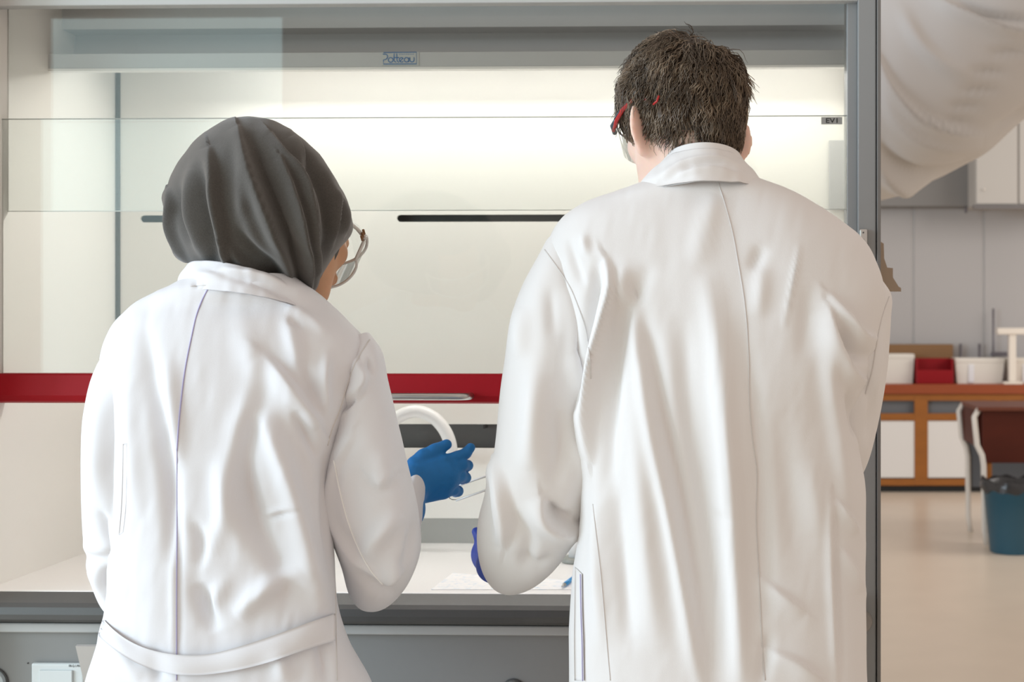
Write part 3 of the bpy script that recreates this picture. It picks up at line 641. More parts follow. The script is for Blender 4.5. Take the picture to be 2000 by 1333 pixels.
def hand_joints(wr, fd, bk, side, curl=.5, s=1.0):
    """wrist, finger direction, back-of-hand normal, side (+1 thumb along cross(fd,bk))"""
    fd = fd/np.linalg.norm(fd); bk = bk-fd*(bk@fd); bk /= np.linalg.norm(bk); tx = np.cross(fd, bk)*side
    J = []
    for i, (ox, ln) in enumerate(((.028, .074), (.009, .083), (-.010, .077), (-.028, .060))):
        k = wr+s*(fd*(.088-.006*abs(i-1))+tx*ox); a = curl*(.9+.1*i); p = k; ch = [wr+s*(fd*.012+tx*ox*.5), k]
        for n, q in enumerate((.46, .30, .24)):
            ang = a*(n+1)*.75; p = p+s*ln*q*(fd*math.cos(ang)-bk*math.sin(ang)); ch.append(p)
        J.append(ch)
    th = [wr+s*(fd*.012+tx*.016), wr+s*(fd*.040+tx*.040-bk*.012), wr+s*(fd*.068+tx*.050-bk*.022), wr+s*(fd*.090+tx*.046-bk*.03)]
    return J, th
def glove(name, J, th, wr, fore, m, parent, s=1.0, extra=0.0, cuff=.06):
    allp = np.array([p for c in J for p in c]+th+[wr, wr-fore*cuff]); f = Field(allp.min(0)-.05, allp.max(0)+.05, .0022)
    for i, c in enumerate(J):
        f.cone(c[0], c[1], (.0150+extra)*s, (.0125+extra)*s, .012)
        for a, b, ra, rb in zip(c[1:-1], c[2:], (.0115, .0102, .0096), (.0102, .0096, .0084)): f.cone(a, b, (ra+extra)*s, (rb+extra)*s, .0035)
    for a, b, ra, rb in zip(th[:-1], th[1:], (.0165, .0135, .0115), (.0135, .0118, .0095)): f.cone(a, b, (ra+extra)*s, (rb+extra)*s, .007)
    for q in (-.010, .010):
        o = np.cross(fore, J[1][1]-J[1][0]); 
    f.cone(wr-fore*cuff, wr, .031*s, .027*s, .01); f.cone(wr, (J[1][1]+J[2][1])/2, .024*s, .018*s, .02)
    f.cone(wr-fore*cuff, wr-fore*(cuff-.004), .033*s, .033*s, .004)
    return f.build(name, m, parent, 1)
def trousers_shoes(parent, cx, cy, hip, lab=None):
    f = Field((cx-.26, cy-.22, .04), (cx+.26, cy+.22, hip+.1), .012)
    f.ell((cx, cy, hip-.05), (.165, .105, .14), None, .03)
    for s in (-1, 1):
        f.cone((cx+s*.085, cy, hip-.10), (cx+s*.095, cy+.01, .48), .085, .062, .03); f.cone((cx+s*.095, cy+.01, .48), (cx+s*.10, cy, .10), .062, .052, .02)
    f.build('trousers', M_trous, parent, 1)
    for s in (-1, 1):
        x = cx+s*.105; g = Field((x-.08, cy-.14, -.01), (x+.08, cy+.24, .16), .006)
        g.ell((x, cy+.09, .035), (.045, .115, .045), None, .02); g.ell((x, cy-.02, .05), (.038, .07, .055), None, .02); g.cone((x, cy-.02, .05), (x, cy-.01, .11), .042, .045, .02)
        g.a = np.maximum(g.a, -( (g.lo[2]+np.arange(g.n[2])*g.h) - 0.002)[None, None, :]).astype(np.float32)
        sh = g.build('shoe', M_shoe, parent, 1)
        n = 28; t = np.linspace(0, 2*math.pi, n, endpoint=False); px = x+.047*np.cos(t)*(1-.12*np.sin(t)); py = cy+.055+.155*np.sin(t)
        V = np.concatenate([np.stack([px, py, np.full(n, z)], -1) for z in (0.0, .018)])
        mesh('sole', V, gridfaces(2, n).tolist()+[list(range(n))[::-1], list(range(n, 2*n))], mat('rubber_sole', (.03, .03, .03), .8), sh)
    return
def person(name, lab, skin, headc, R, hs, neckb, shz, torso, arms, hip, lx, ly, ears, earw=1.0):
    allx = [p[0] for a in arms for p in a]+[headc[0]-.13, headc[0]+.13, lx-.2, lx+.2]; ally = [p[1] for a in arms for p in a]+[headc[1]-.14, headc[1]+.16, ly-.15, ly+.15]
    f = Field((min(allx)-.06, min(ally)-.06, .02), (max(allx)+.06, max(ally)+.06, headc[2]+.17), .0045)
    L = head_sdf(f, headc, R, hs, ears, earw)
    f.cone(L(0, -.030 if ears else -.015, -.05), neckb, (.056 if ears else .048)*hs, .060 if ears else .050, .03)
    prev = None
    for (c, r) in torso: f.ell(c, r, None, .05)
    for a in arms: arm_sdf(f, a, (.036, .033, .031, .028, .021, .020))
    for s in (-1, 1):
        f.cone((lx+s*.085, ly, hip-.10), (lx+s*.095, ly+.01, .48), .070, .050, .03); f.cone((lx+s*.095, ly+.01, .48), (lx+s*.10, ly, .08), .050, .038, .02); f.cone((lx+s*.10, ly, .06), (lx+s*.105, ly+.10, .04), .03, .022, .02)
    o = f.build(name, skin, None, 2)
    tag(o, lab, 'person'); return o, L

# ------------------------------------------------------------------ woman
YW = 2.06
wt_rows = [(540, 372, 570, 2.04, .085), (556, 342, 594, 2.04, .094), (574, 300, 622, 2.045, .098), (600, 258, 652, YW, .110), (630, 226, 684, YW, .120), (662, 208, 712, YW, .126), (700, 196, 716, YW, .130),
           (760, 204, 700, YW, .134), (850, 206, 662, YW, .134), (920, 206, 645, YW, .130), (1000, 207, 646, YW, .126), (1090, 208, 652, YW, .122), (1180, 206, 660, YW, .118), (1250, 192, 682, YW, .122),
           (1333, 166, 727, YW, .132), (1450, 150, 750, YW, .14), (1650, 135, 770, YW, .15), (1820, 130, 775, YW, .155)]
G = torso_grid(wt_rows, 300, 300, 2.5)
uv = pix(G)
WF = [([(292, 660), (296, 740), (312, 830), (330, 960), (336, 1090)], -7, 17, 'g'), ([(332, 700), (345, 800), (352, 900)], 4, 16, 'g'),
      ([(250, 720), (262, 860), (268, 1000)], 4, 20, 'g'),
      ([(480, 640), (502, 740), (470, 850), (452, 960), (470, 1080)], 6, 26, 'g'), ([(520, 690), (500, 800), (476, 900), (500, 1010), (550, 1120), (560, 1180)], -9, 26, 'g'),
      ([(514, 690), (560, 740), (596, 790), (626, 832)], 9, 17, 'e'), ([(590, 700), (604, 745), (622, 790)], -5, 14, 'g'), ([(560, 620), (580, 690), (610, 760)], 4, 18, 'g'),
      ([(640, 690), (634, 750), (640, 810)], 5, 13, 'g'), ([(575, 800), (600, 850), (620, 900)], -5, 13, 'g'),
      ([(505, 800), (540, 870), (575, 1000), (600, 1100), (626, 1195)], 11, 24, 'g'), ([(640, 880), (640, 1000), (648, 1120)], -5, 16, 'g'),
      ([(386, 1140), (400, 1185), (424, 1235)], -8, 20, 'g'), ([(585, 1112), (520, 1150), (460, 1205)], 7, 22, 'g'), ([(440, 1130), (420, 1180), (430, 1240)], 4, 15, 'g'),
      ([(520, 1010), (565, 992)], -2.5, 6, 's'), ([(430, 900), (440, 1000), (410, 1090)], 4, 20, 'g'), ([(378, 1020), (392, 1060), (386, 1110)], -4, 14, 'g'),
      ([(345, 905), (345, 1080), (344, 1330)], 1.1, 7, 's'), ([(560, 600), (600, 620), (640, 650)], 3, 12, 'g'), ([(565, 625), (590, 640)], -3, 9, 'g'),
      ([(420, 552), (416, 562)], -2.5, 7), ([(452, 554), (450, 566)], -2.5, 6), ([(484, 560), (480, 573)], -2.5, 6), ([(388, 552), (382, 562)], -2, 7),
      ([(200, 1230), (250, 1290), (270, 1333)], 4, 18), ([(300, 1270), (310, 1333)], -4, 16), ([(620, 1240), (640, 1333)], -4, 14), ([(540, 1270), (560, 1333)], 4, 20)]
nz = .0007*vnoise(uv, 26, 160, 3, .08)+.0022*vnoise(uv, 80, 260, 5, -.12)+.0003*vnoise(uv, 12, 40, 8, .2)
G = folds(G, WF, nz)
wcoat = grid_obj('lab_coat', G, M_coatw)
# right sleeve (screen right): upper arm down, elbow, forearm forward into the hood
stR = [((676, 690), (726, 662), YW, -20, .050), ((664, 716), (744, 684), YW, -8, .068), ((652, 770), (758, 742), YW, 0, .078), ((642, 840), (776, 818), YW, 0, .080), ((646, 910), (796, 900), YW+.005, 4, .078), ((656, 1000), (816, 990), YW+.015, 12, .080),
       ((664, 1080), (822, 1060), YW+.04, 30, .080), ((680, 1140), (806, 1096), YW+.09, 58, .066), ((704, 1122), (808, 1070), YW+.16, 88, .058), ((748, 1050), (822, 1022), YW+.24, 108, .052), ((782, 982), (832, 960), YW+.31, 114, .047)]
Gs, AR = sleeve_grid(stR, 190, 150); uvs = pix(Gs)
SF = [([(694, 700), (712, 735), (700, 775), (684, 800)], 7, 12, 'e'), ([(706, 770), (690, 785), (668, 800)], -6, 8, 'g'), ([(690, 850), (668, 905), (664, 1000), (690, 1080), (740, 1130)], 7, 15, 'e'),
      ([(680, 900), (672, 980), (690, 1050)], 5, 18, 'g'), ([(780, 1000), (730, 1060), (718, 1090)], 6, 20, 'g'), ([(790, 1110), (765, 1130), (752, 1150)], 6, 12, 'e'), ([(770, 930), (740, 950), (720, 930)], 2, 12, 's'),
      ([(810, 1020), (800, 1080), (780, 1120)], -5, 12, 'g'), ([(720, 700), (728, 730)], -4, 8, 'g'), ([(740, 880), (748, 960)], 3, 24, 'g'), ([(700, 1110), (740, 1150), (780, 1160)], -5, 14, 'g')]
Gs = folds(Gs, SF, .0010*vnoise(uvs, 30, 90, 11, .3)+.0014*vnoise(uvs, 60, 150, 12, -.4))
slR = grid_obj('sleeve', Gs, M_coatw, wcoat)
# left sleeve
stL = [((240, 640), (310, 640), YW, -20, .050), ((216, 672), (310, 664), YW, -5, .062), ((181, 740), (300, 740), YW, 0, .074), ((163, 810), (284, 810), YW, 0, .076), ((158, 900), (278, 900), YW, 2, .076), ((159, 1000), (276, 1000), YW+.01, 8, .076),
       ((166, 1080), (276, 1080), YW+.03, 25, .076), ((180, 1130), (284, 1130), YW+.08, 55, .070), ((200, 1120), (296, 1110), YW+.16, 88, .060), ((236, 1080), (316, 1070), YW+.25, 104, .050), ((272, 1040), (336, 1032), YW+.32, 108, .042)]
Gl, AL = sleeve_grid(stL, 170, 130); uvl = pix(Gl)
LF = [([(164, 1076), (190, 1084), (222, 1080)], -2.2, 9, 's'), ([(200, 760), (190, 880), (196, 980)], 4, 22, 'g'), ([(236, 880), (238, 960), (226, 1040)], 4, 10, 'g'), ([(190, 1000), (210, 1040), (226, 1060)], -5, 12), ([(180, 1110), (205, 1150), (220, 1180)], 5, 14), ([(205, 1110), (214, 1150)], -6, 10)]
Gl = folds(Gl, LF, .0012*vnoise(uvl, 30, 90, 21, .3))
slL = grid_obj('sleeve', Gl, M_coatw, wcoat)
# stand collar
def collar(name, st, m, parent, thick=.0022, nr=26, nc=160, FLD=None):
    Gc, _ = sleeve_grid(st, nr, nc)
    if FLD: Gc = folds(Gc, FLD, .0006*vnoise(pix(Gc), 14, 30, 31))
    N = gnormals(Gc); inner = Gc-N*thick; A = np.concatenate([Gc, inner[::-1]], 0)
    return grid_obj(name, A, m, parent)
collar('collar', [((336, 578), (622, 622), 2.045, -9, .118), ((344, 562), (612, 606), 2.045, -10, .112), ((350, 542), (606, 597), 2.045, -11, .106), ((364, 522), (600, 586), 2.045, -12, .100)], M_coatw, wcoat, FLD=[([(430, 530), (520, 550), (580, 582)], -3, 8, 's'), ([(380, 535), (440, 540)], 2, 9)])
tree = bvh(wcoat); treeS = bvh(wcoat, slR, slL)
seam('back_seam', tree, [(408, 562), (398, 580), (386, 610), (374, 660), (362, 720), (354, 780), (349, 830), (346, 880)], .0011, M_pipe, wcoat, .0002)
seam('back_pleat', tree, [(346, 880), (346, 1000), (345, 1120), (345, 1330)], .0009, M_pipe, wcoat, .0002)
seam('armhole_seam', bvh(slR, wcoat), [(722, 664), (706, 688), (690, 720), (676, 760), (664, 800), (648, 840), (640, 870)], .0011, M_seam, wcoat, .0003)
seam('sleeve_seam', bvh(slR), [(652, 900), (664, 960), (680, 1020), (702, 1075), (726, 1118), (748, 1142)], .0011, mat('white_thread', (.9, .9, .9), .8), wcoat, .0004)
seam('side_seam', tree, [(655, 1150), (656, 1210), (657, 1260), (658, 1330)], .0009, M_seam, wcoat, .0002)
seam('collar_stitch', tree, [(372, 560), (400, 558), (440, 559), (480, 564), (520, 573), (560, 588)], .0008, M_seam, wcoat, .0006)
strap('pocket_welt', bvh(wcoat, slL), [(240, 868), (239, 930), (236, 1000), (232, 1046)], [(247, 866), (247, 930), (245, 1000), (240, 1040)], M_coatw, wcoat, .0008, .0012, 30, 4)
strap('belt', bvh(wcoat, slL, slR), [(186, 1188), (200, 1208), (232, 1240), (270, 1262), (330, 1278), (400, 1280), (460, 1266), (540, 1240), (600, 1218), (655, 1199)],
      [(184, 1236), (200, 1250), (232, 1276), (270, 1298), (320, 1315), (380, 1320), (440, 1314), (520, 1296), (590, 1272), (655, 1252)], M_coatw, wcoat, .013, .0025, 90, 8, .004)
# gloved right hand built joint by joint
YH = 2.42
def hj(u, v, dy=0.0): return P(u, v, YH+dy)
wr = hj(806, 944, -.03)
JW = [[hj(816, 920, -.02), hj(866, 902), hj(893, 893, .012), hj(910, 886, .022), hj(919, 875, .026)],
      [hj(818, 938, -.025), hj(876, 921, -.002), hj(903, 909, .012), hj(913, 910, .030), hj(908, 914, .046)],
      [hj(820, 953, -.025), hj(874, 942, -.002), hj(899, 931, .014), hj(909, 934, .032), hj(903, 938, .046)],
      [hj(824, 968, -.02), hj(866, 962, 0), hj(885, 957, .014), hj(894, 960, .030), hj(890, 963, .042)]]
THW = [hj(812, 908, -.012), hj(828, 893, -.004), hj(850, 881, .004), hj(872, 869, .012)]
fore = wr-AR[-2][:3]; fore /= np.linalg.norm(fore)
# head, face to the right and bowed
RW = rot(-27, -37, -15); hsW = .88
hcW = P(587, 450, 2.13)
neckW = P(490, 585, 2.10)
armR = [P(690, 715, YW)]+[AR[i][:3] for i in (3, 6, 7, 8, 10)]; armL = [P(265, 700, YW)]+[AL[i][:3] for i in (3, 6, 7, 8, 10)]
armR.append(wr); 
cxw = P(435, 900, YW)[0]
torsoW = [(P(455, 668, YW+.01), (.125, .07, .055)), (P(440, 780, YW), (.165, .095, .16)), (P(435, 1000, YW), (.15, .085, .16)), (P(435, 1250, YW), (.16, .09, .14)), (P(435, 1400, YW), (.165, .095, .14))]
woman, LWm = person('person', 'person in a white belted lab coat, dark grey headscarf and clear goggles', M_skinw, hcW, RW, hsW, neckW, 0, torsoW, [armR[:6], armL[:6]], .86, cxw, YW, False)
wcoat.parent = woman
glove('glove', JW, THW, wr, fore, M_glovew, woman, .98, .0006, .07)
wl_ = AL[-1][:3]; fl_ = AL[-1][:3]-AL[-2][:3]; fl_ /= np.linalg.norm(fl_); wl2 = wl_+fl_*.03
J, th = hand_joints(wl2, fl_+np.array([.35, 0, 0]), np.array([-.8, -.3, .3]), -1, .5, .95); glove('glove', J, th, wl2, fl_, M_glovew, woman, .95)
trousers_shoes(woman, cxw, YW, .90)
# headscarf: outline around the head with depth, folds modelled along the drape
SO = [(478, 231), (510, 233), (545, 242), (590, 270), (628, 308), (656, 352), (676, 395), (687, 430), (690, 448), (684, 464), (660, 488), (642, 516), (624, 545), (609, 574), (602, 602), (590, 602), (575, 586), (545, 568), (505, 552), (450, 540), (400, 530), (372, 514), (350, 490), (334, 455), (324, 415), (323, 388), (331, 352), (348, 318), (374, 284), (408, 255), (442, 238)]
YSC = 2.085; it, ib = SO.index((478, 231)), SO.index((590, 602))
rs_ = np.array(SO[it:SO.index((602, 602))+1], float); ls_ = np.array([SO[k] for k in [0]+list(range(len(SO)-1, ib-1, -1))], float)
vv = 231.3+(601.5-231.3)*(1-np.cos(np.pi*np.linspace(0.02, .98, 120)))/2
xr_ = np.interp(vv, rs_[:, 1], rs_[:, 0]); xl_ = np.interp(vv, ls_[:, 1], ls_[:, 0])
for _ in range(4):
    for a_ in (xr_, xl_): a_[1:-1] = .25*a_[:-2]+.5*a_[1:-1]+.25*a_[2:]
wd_ = xr_-xl_; bb_ = .148*(wd_/wd_.max())**.75*np.interp(vv, [231, 400, 500, 602], [1, 1, 1.0, .95])
G = torso_grid(np.stack([vv, xl_, xr_, np.full_like(vv, YSC), bb_], -1), 230, 330, 2.15)
SFD = [([(410, 290), (422, 340), (428, 389), (438, 440), (452, 500), (462, 530)], 9, 12, 'e'), ([(400, 330), (404, 390), (418, 450), (432, 510)], -6, 13, 'g'), ([(375, 330), (372, 400), (392, 470), (410, 515)], 6, 16, 'g'),
       ([(466, 250), (482, 304), (501, 358), (520, 405), (548, 468), (573, 540), (592, 590)], 10, 11, 'e'), ([(490, 270), (515, 340), (540, 400), (566, 470), (590, 560)], -6, 12, 'g'),
       ([(545, 310), (567, 358), (579, 395), (595, 452), (601, 515), (597, 585)], 8, 9, 'e'), ([(530, 262), (554, 298), (589, 342), (608, 402), (617, 468), (616, 531), (607, 595)], 8, 9, 'e'), ([(580, 262), (600, 310), (630, 370), (640, 440), (632, 520)], -6, 12, 'g'),
       ([(575, 262), (592, 290), (602, 318)], 5, 8, 'e'), ([(630, 312), (655, 368), (657, 420), (648, 485)], 5, 7, 'e'), ([(660, 370), (676, 410), (672, 460)], 5, 6, 'e'), ([(645, 340), (665, 400), (664, 450)], -3, 8),
       ([(330, 370), (337, 400), (336, 430), (346, 471), (370, 515)], 7, 9, 'e'), ([(326, 400), (328, 440), (345, 490)], -6, 8), ([(350, 360), (356, 420), (375, 480)], -4, 12),
       ([(448, 470), (470, 500), (505, 522), (550, 548)], 6, 11, 'e'), ([(455, 440), (490, 480), (540, 520), (580, 570)], -4, 13), ([(470, 330), (476, 400), (500, 460), (530, 510)], 4, 16)]
G = folds(G, SFD, .0008*vnoise(pix(G), 22, 50, 41, .3))
scarf = grid_obj('headscarf', G, M_scarf, woman, True, True)
# close-fitting part of the scarf around the skull and cheeks, open at the face
def wrap(c0, rad, off, keepf, nu=72, nv=48):
    vs = []
    for i in range(nv+1):
        ph = math.pi*i/nv
        for j in range(nu):
            a = 2*math.pi*j/nu; vs.append(np.array(c0)+(np.array(rad)+off)*np.array([math.sin(ph)*math.cos(a), math.sin(ph)*math.sin(a), math.cos(ph)]))
    vs = np.array(vs); k_ = keepf(vs); f_ = gridfaces(nv+1, nu); f_ = f_[k_[f_].all(1)]
    return vs, f_
va, fa = wrap((0, -.012, .035), (.075, .095, .082), .006, lambda q: (q[:, 1] < .052)|(q[:, 2] > .072))
vb, fb = wrap((0, .020, -.035), (.062, .060, .082), .008, lambda q: (q[:, 1] < .040))
mesh('scarf_lining', hcW+hsW*(np.concatenate([va, vb])@RW.T), fa.tolist()+(fb+len(va)).tolist(), M_scarf, scarf, True)
# goggles in the head's frame
def headobj(fn, L, R, s):
    pass
def goggles(L, parent):
    A = lambda pts: [L(*p) for p in pts]
    g = []
    n = 24; th = np.linspace(-1.25, 1.25, n)
    top = [L(.082*math.sin(t)/math.sin(1.25), .055+.075*math.cos(t), .030) for t in th]; bot = [L(.078*math.sin(t)/math.sin(1.25), .052+.068*math.cos(t), -.034-.004*math.cos(t*3)) for t in th]
    V = np.array(top+bot); Fq = [[i, i+1, n+i+1, n+i] for i in range(n-1)]
    gg = mesh('goggles', V, Fq, M_clear, parent, True)
    rim = mat('clear_rim', (.62, .60, .56), .15)
    tube('goggle_rim', top, .0024, rim, gg, 8); tube('goggle_rim', bot, .0022, rim, gg, 8)
    for x in (-1, 1):
        q = A([(x*.082, .078, .030), (x*.088, .045, .026), (x*.086, .012, .014)]); q2 = A([(x*.078, .073, -.034), (x*.085, .045, -.016), (x*.086, .012, .0)])
        mesh('side_shield', np.array(q+q2), [[0, 1, 4, 3], [1, 2, 5, 4]], M_clear, gg, True)
        tube('side_rim', A([(x*.082, .078, .030), (x*.080, .076, -.002), (x*.078, .073, -.034)]), .0028, rim, gg, 8)
        tube('temple', A([(x*.084, .076, .020), (x*.088, .045, .016), (x*.086, .0, .008), (x*.080, -.06, .0)]), .003, rim, gg, 8)
        for zz in (.022, .014, .006): tube('hinge', A([(x*.088, .066, zz), (x*.092, .056, zz)]), .0022, mat('goggle_brown', (.22, .10, .03), .4), gg, 8)
    return gg
goggles(LWm, woman)
# glass tube held in the right hand
ta, tb = P(876, 970, 2.50), P(990, 930, 2.53); d = (tb-ta)/np.linalg.norm(tb-ta)
gt = tag(empty('glass_tube', tuple(ta)), 'clear glass test tube held in the blue gloved hand', 'test tube')
M_tube = glassmat('tube_glass', (.985, .99, .985), 1.12, 1.0)
tube('tube_wall', [d*0, d*.004, d*.012, d*.14], [.004, .009, .012, .012], M_tube, gt, 20, True)
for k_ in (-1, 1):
    up = np.cross(d, [0, 1, 0]); up /= np.linalg.norm(up); tube('edge_highlight', [d*.01+up*.0126*k_, d*.135+up*.0126*k_], .0019, mat('highlight_white', (.92, .92, .90), .1), gt, 6)  # white strips imitate the bright highlights along the clear tube's borders
tube('lip', [d*.136, d*.142], [.0138, .0138], M_tube, gt, 20)

# ------------------------------------------------------------------ man
YM = 2.06
mt_rows = [(338, 1306, 1450, 2.07, .080), (352, 1272, 1480, 2.068, .092), (374, 1205, 1535, 2.06, .102), (400, 1140, 1588, YM, .108), (430, 1096, 1636, YM, .118), (470, 1072, 1682, YM, .126), (520, 1076, 1708, YM, .132),
           (570, 1086, 1722, YM, .136), (640, 1108, 1716, YM, .138), (720, 1124, 1698, YM, .140), (800, 1132, 1672, YM, .140), (870, 1136, 1678, YM, .138), (940, 1138, 1690, YM, .134), (1040, 1132, 1691, YM, .130), (1110, 1120, 1690, YM, .130), (1200, 1113, 1691, YM, .134),
           (1333, 1111, 1694, YM, .140), (1500, 1100, 1705, YM, .15), (1750, 1090, 1715, YM, .155), (1880, 1088, 1718, YM, .155)]
G = torso_grid(mt_rows, 330, 330, 2.6); uv = pix(G)
MF = [([(1182, 505), (1196, 543), (1188, 624), (1172, 705), (1160, 800), (1158, 900)], 13, 14, 'e'), ([(1172, 515), (1158, 604), (1150, 700), (1146, 790)], -12, 14, 'g'),
      ([(1262, 535), (1224, 604), (1202, 690), (1190, 820), (1192, 950)], -9, 20, 'g'), ([(1238, 590), (1262, 700), (1284, 820), (1314, 966), (1345, 1140), (1378, 1333)], 6, 16, 's'), ([(1220, 520), (1215, 560), (1230, 600)], 4, 16),
      ([(1385, 560), (1402, 680), (1412, 800), (1424, 950), (1436, 1150), (1446, 1333)], 11, 24, 'g'), ([(1335, 640), (1345, 800), (1375, 1000), (1400, 1200), (1410, 1333)], -7, 26, 'g'), ([(1455, 640), (1475, 800), (1490, 1000), (1500, 1200)], -4, 22, 'g'),
      ([(1240, 760), (1250, 900), (1262, 1050), (1280, 1250)], 6, 28, 'g'), ([(1205, 950), (1212, 1080), (1228, 1250)], -5, 20), ([(1172, 960), (1166, 1100), (1174, 1250)], 4, 18),
      ([(1612, 600), (1636, 677), (1664, 725), (1690, 742)], 9, 12, 'e'), ([(1618, 575), (1652, 616), (1682, 652), (1706, 660)], 9, 13, 'e'), ([(1640, 640), (1668, 690), (1700, 700)], -8, 13), ([(1660, 765), (1668, 806), (1676, 850)], -6, 9), ([(1610, 640), (1622, 760), (1640, 880), (1655, 980)], 5, 18),
      ([(1560, 480), (1545, 560), (1530, 640)], 2.5, 9, 'r'), ([(1490, 480), (1470, 530)], -3, 14), ([(1490, 520), (1480, 620)], 3, 18), ([(1580, 560), (1570, 700)], -3, 20),
      ([(1632, 975), (1655, 1005), (1680, 1040)], 4, 9, 'e'), ([(1648, 1075), (1668, 1110), (1690, 1155)], 4, 9, 'e'), ([(1484, 1130), (1525, 1160), (1575, 1195)], 4, 13, 'e'), ([(1495, 1270), (1550, 1290), (1610, 1330)], 5, 12, 'e'), ([(1500, 1240), (1490, 1333)], -4, 14),
      ([(1626, 960), (1630, 1150), (1640, 1333)], 2.5, 8, 's'), ([(1400, 1000), (1420, 1020)], -2, 10), ([(1520, 800), (1540, 950), (1560, 1100)], -4, 34), ([(1580, 900), (1600, 1050)], 3, 28),
      ([(1400, 380), (1380, 440), (1360, 520)], 3, 24), ([(1140, 460), (1150, 500)], 3, 10), ([(1110, 470), (1125, 520), (1140, 560)], -3, 10)]
nz = .0006*vnoise(uv, 34, 200, 53, .05)+.0024*vnoise(uv, 100, 320, 55, -.08)+.0002*vnoise(uv, 12, 40, 58, .2)
G = folds(G, MF, nz)
mcoat = grid_obj('lab_coat', G, M_coatm)
# left sleeve (screen left)
smL = [((1062, 488), (1118, 470), YM, -20, .050), ((1042, 520), (1136, 512), YM, -6, .070), ((1016, 570), (1148, 580), YM, 0, .082), ((996, 640), (1154, 660), YM, 0, .088), ((985, 720), (1156, 740), YM, 0, .088), ((976, 800), (1156, 820), YM, 0, .086), ((966, 890), (1152, 905), YM+.005, 6, .086),
       ((948, 965), (1146, 985), YM+.03, 25, .084), ((934, 1030), (1114, 1048), YM+.08, 55, .078), ((936, 1068), (1060, 1096), YM+.15, 85, .066), ((944, 1092), (1020, 1112), YM+.22, 100, .052), ((952, 1092), (1004, 1100), YM+.29, 104, .044)]
Gm, AM = sleeve_grid(smL, 200, 170); uvm = pix(Gm)
SMF = [([(1146, 640), (1150, 720), (1142, 700)], 4, 8), ([(1122, 690), (1130, 740), (1150, 790)], 6, 9, 'e'), ([(1110, 560), (1120, 640), (1118, 720)], 4, 14), ([(1050, 720), (1046, 820), (1036, 920)], 8, 26, 'g'), ([(1090, 800), (1096, 880), (1080, 950)], -5, 22), ([(970, 900), (990, 960), (994, 1030), (984, 1070)], 9, 15, 'e'), ([(960, 930), (958, 1000), (966, 1060)], -4, 14),
       ([(1058, 970), (1066, 1010), (1100, 1032), (1136, 1024)], 10, 13, 'e'), ([(1072, 985), (1094, 1008), (1120, 1012)], -9, 11), ([(1120, 860), (1138, 930), (1140, 980)], 4, 12), ([(1010, 1090), (1050, 1110), (1085, 1090)], -4, 13), ([(1020, 600), (1014, 700)], 4, 18), ([(1075, 560), (1080, 660)], -3, 18), ([(1000, 1000), (1030, 1060), (1020, 1120)], -4, 18)]
Gm = folds(Gm, SMF, .0010*vnoise(uvm, 30, 110, 61, .2)+.0016*vnoise(uvm, 70, 170, 62, -.3))
smLo = grid_obj('sleeve', Gm, M_coatm, mcoat)
# right sleeve (screen right)
smR = [((1652, 520), (1716, 540), YM, -15, .050), ((1640, 560), (1738, 572), YM+.005, -5, .064), ((1628, 620), (1739, 622), YM+.01, 0, .070), ((1616, 700), (1735, 700), YM+.02, 4, .072), ((1606, 780), (1724, 780), YM+.04, 14, .074), ((1598, 850), (1708, 850), YM+.07, 34, .072), ((1590, 888), (1692, 885), YM+.13, 66, .066), ((1580, 890), (1674, 885), YM+.2, 90, .056), ((1566, 880), (1645, 875), YM+.28, 100, .046)]
Gr, ARM = sleeve_grid(smR, 150, 120); uvr = pix(Gr)
Gr = folds(Gr, [([(1718, 640), (1706, 740), (1692, 820)], 4, 12), ([(1690, 735), (1700, 800), (1694, 860)], -4, 10)], .0010*vnoise(uvr, 30, 110, 71, .2))
smRo = grid_obj('sleeve', Gr, M_coatm, mcoat)
collar('collar', [((1234, 390), (1504, 382), 2.06, -6, .124), ((1242, 373), (1492, 365), 2.06, -8, .116), ((1258, 354), (1478, 347), 2.06, -9, .102), ((1278, 335), (1464, 331), 2.06, -9, .094), ((1294, 323), (1452, 320), 2.06, -9, .089)], M_coatm, mcoat, FLD=[([(1290, 350), (1340, 322), (1400, 314), (1450, 330)], -2.2, 6, 's'), ([(1320, 336), (1390, 330), (1450, 340)], 2, 8), ([(1280, 358), (1350, 346)], -2, 8)])
collar('inner_collar', [((1268, 352), (1470, 348), 2.062, -10, .096), ((1288, 328), (1456, 324), 2.062, -11, .089), ((1298, 314), (1448, 311), 2.062, -11, .085)], M_coatm, mcoat)
tree = bvh(mcoat); 
seam('back_seam', tree, [(1401, 352), (1415, 395), (1430, 450), (1443, 520), (1454, 588), (1462, 685), (1464, 790), (1470, 860), (1478, 917), (1477, 1012), (1482, 1112), (1490, 1278), (1494, 1330)], .0010, M_seam, mcoat, .0002, 120)
seam('armhole_seam', bvh(mcoat, smLo), [(1064, 488), (1090, 525), (1112, 558), (1130, 600), (1143, 640), (1150, 680), (1154, 740)], .0010, M_seam, mcoat, .0003)
seam('armhole_seam', bvh(mcoat, smRo), [(1736, 580), (1722, 620), (1712, 670), (1702, 730), (1690, 770)], .0010, M_seam, mcoat, .0003)
seam('side_seam', tree, [(1158, 985), (1164, 1040), (1172, 1110), (1182, 1220), (1192, 1330)], .0008, M_seam, mcoat, .0002)
strap('side_pocket', tree, [(1123, 1108), (1122, 1180), (1121, 1250), (1122, 1330)], [(1137, 1122), (1138, 1200), (1140, 1260), (1141, 1330)], M_coatm, mcoat, .003, .0015, 30, 4)
seam('pocket_edge', tree, [(1138, 1122), (1139, 1200), (1141, 1260), (1142, 1330)], .0010, M_pipe, mcoat, .004)
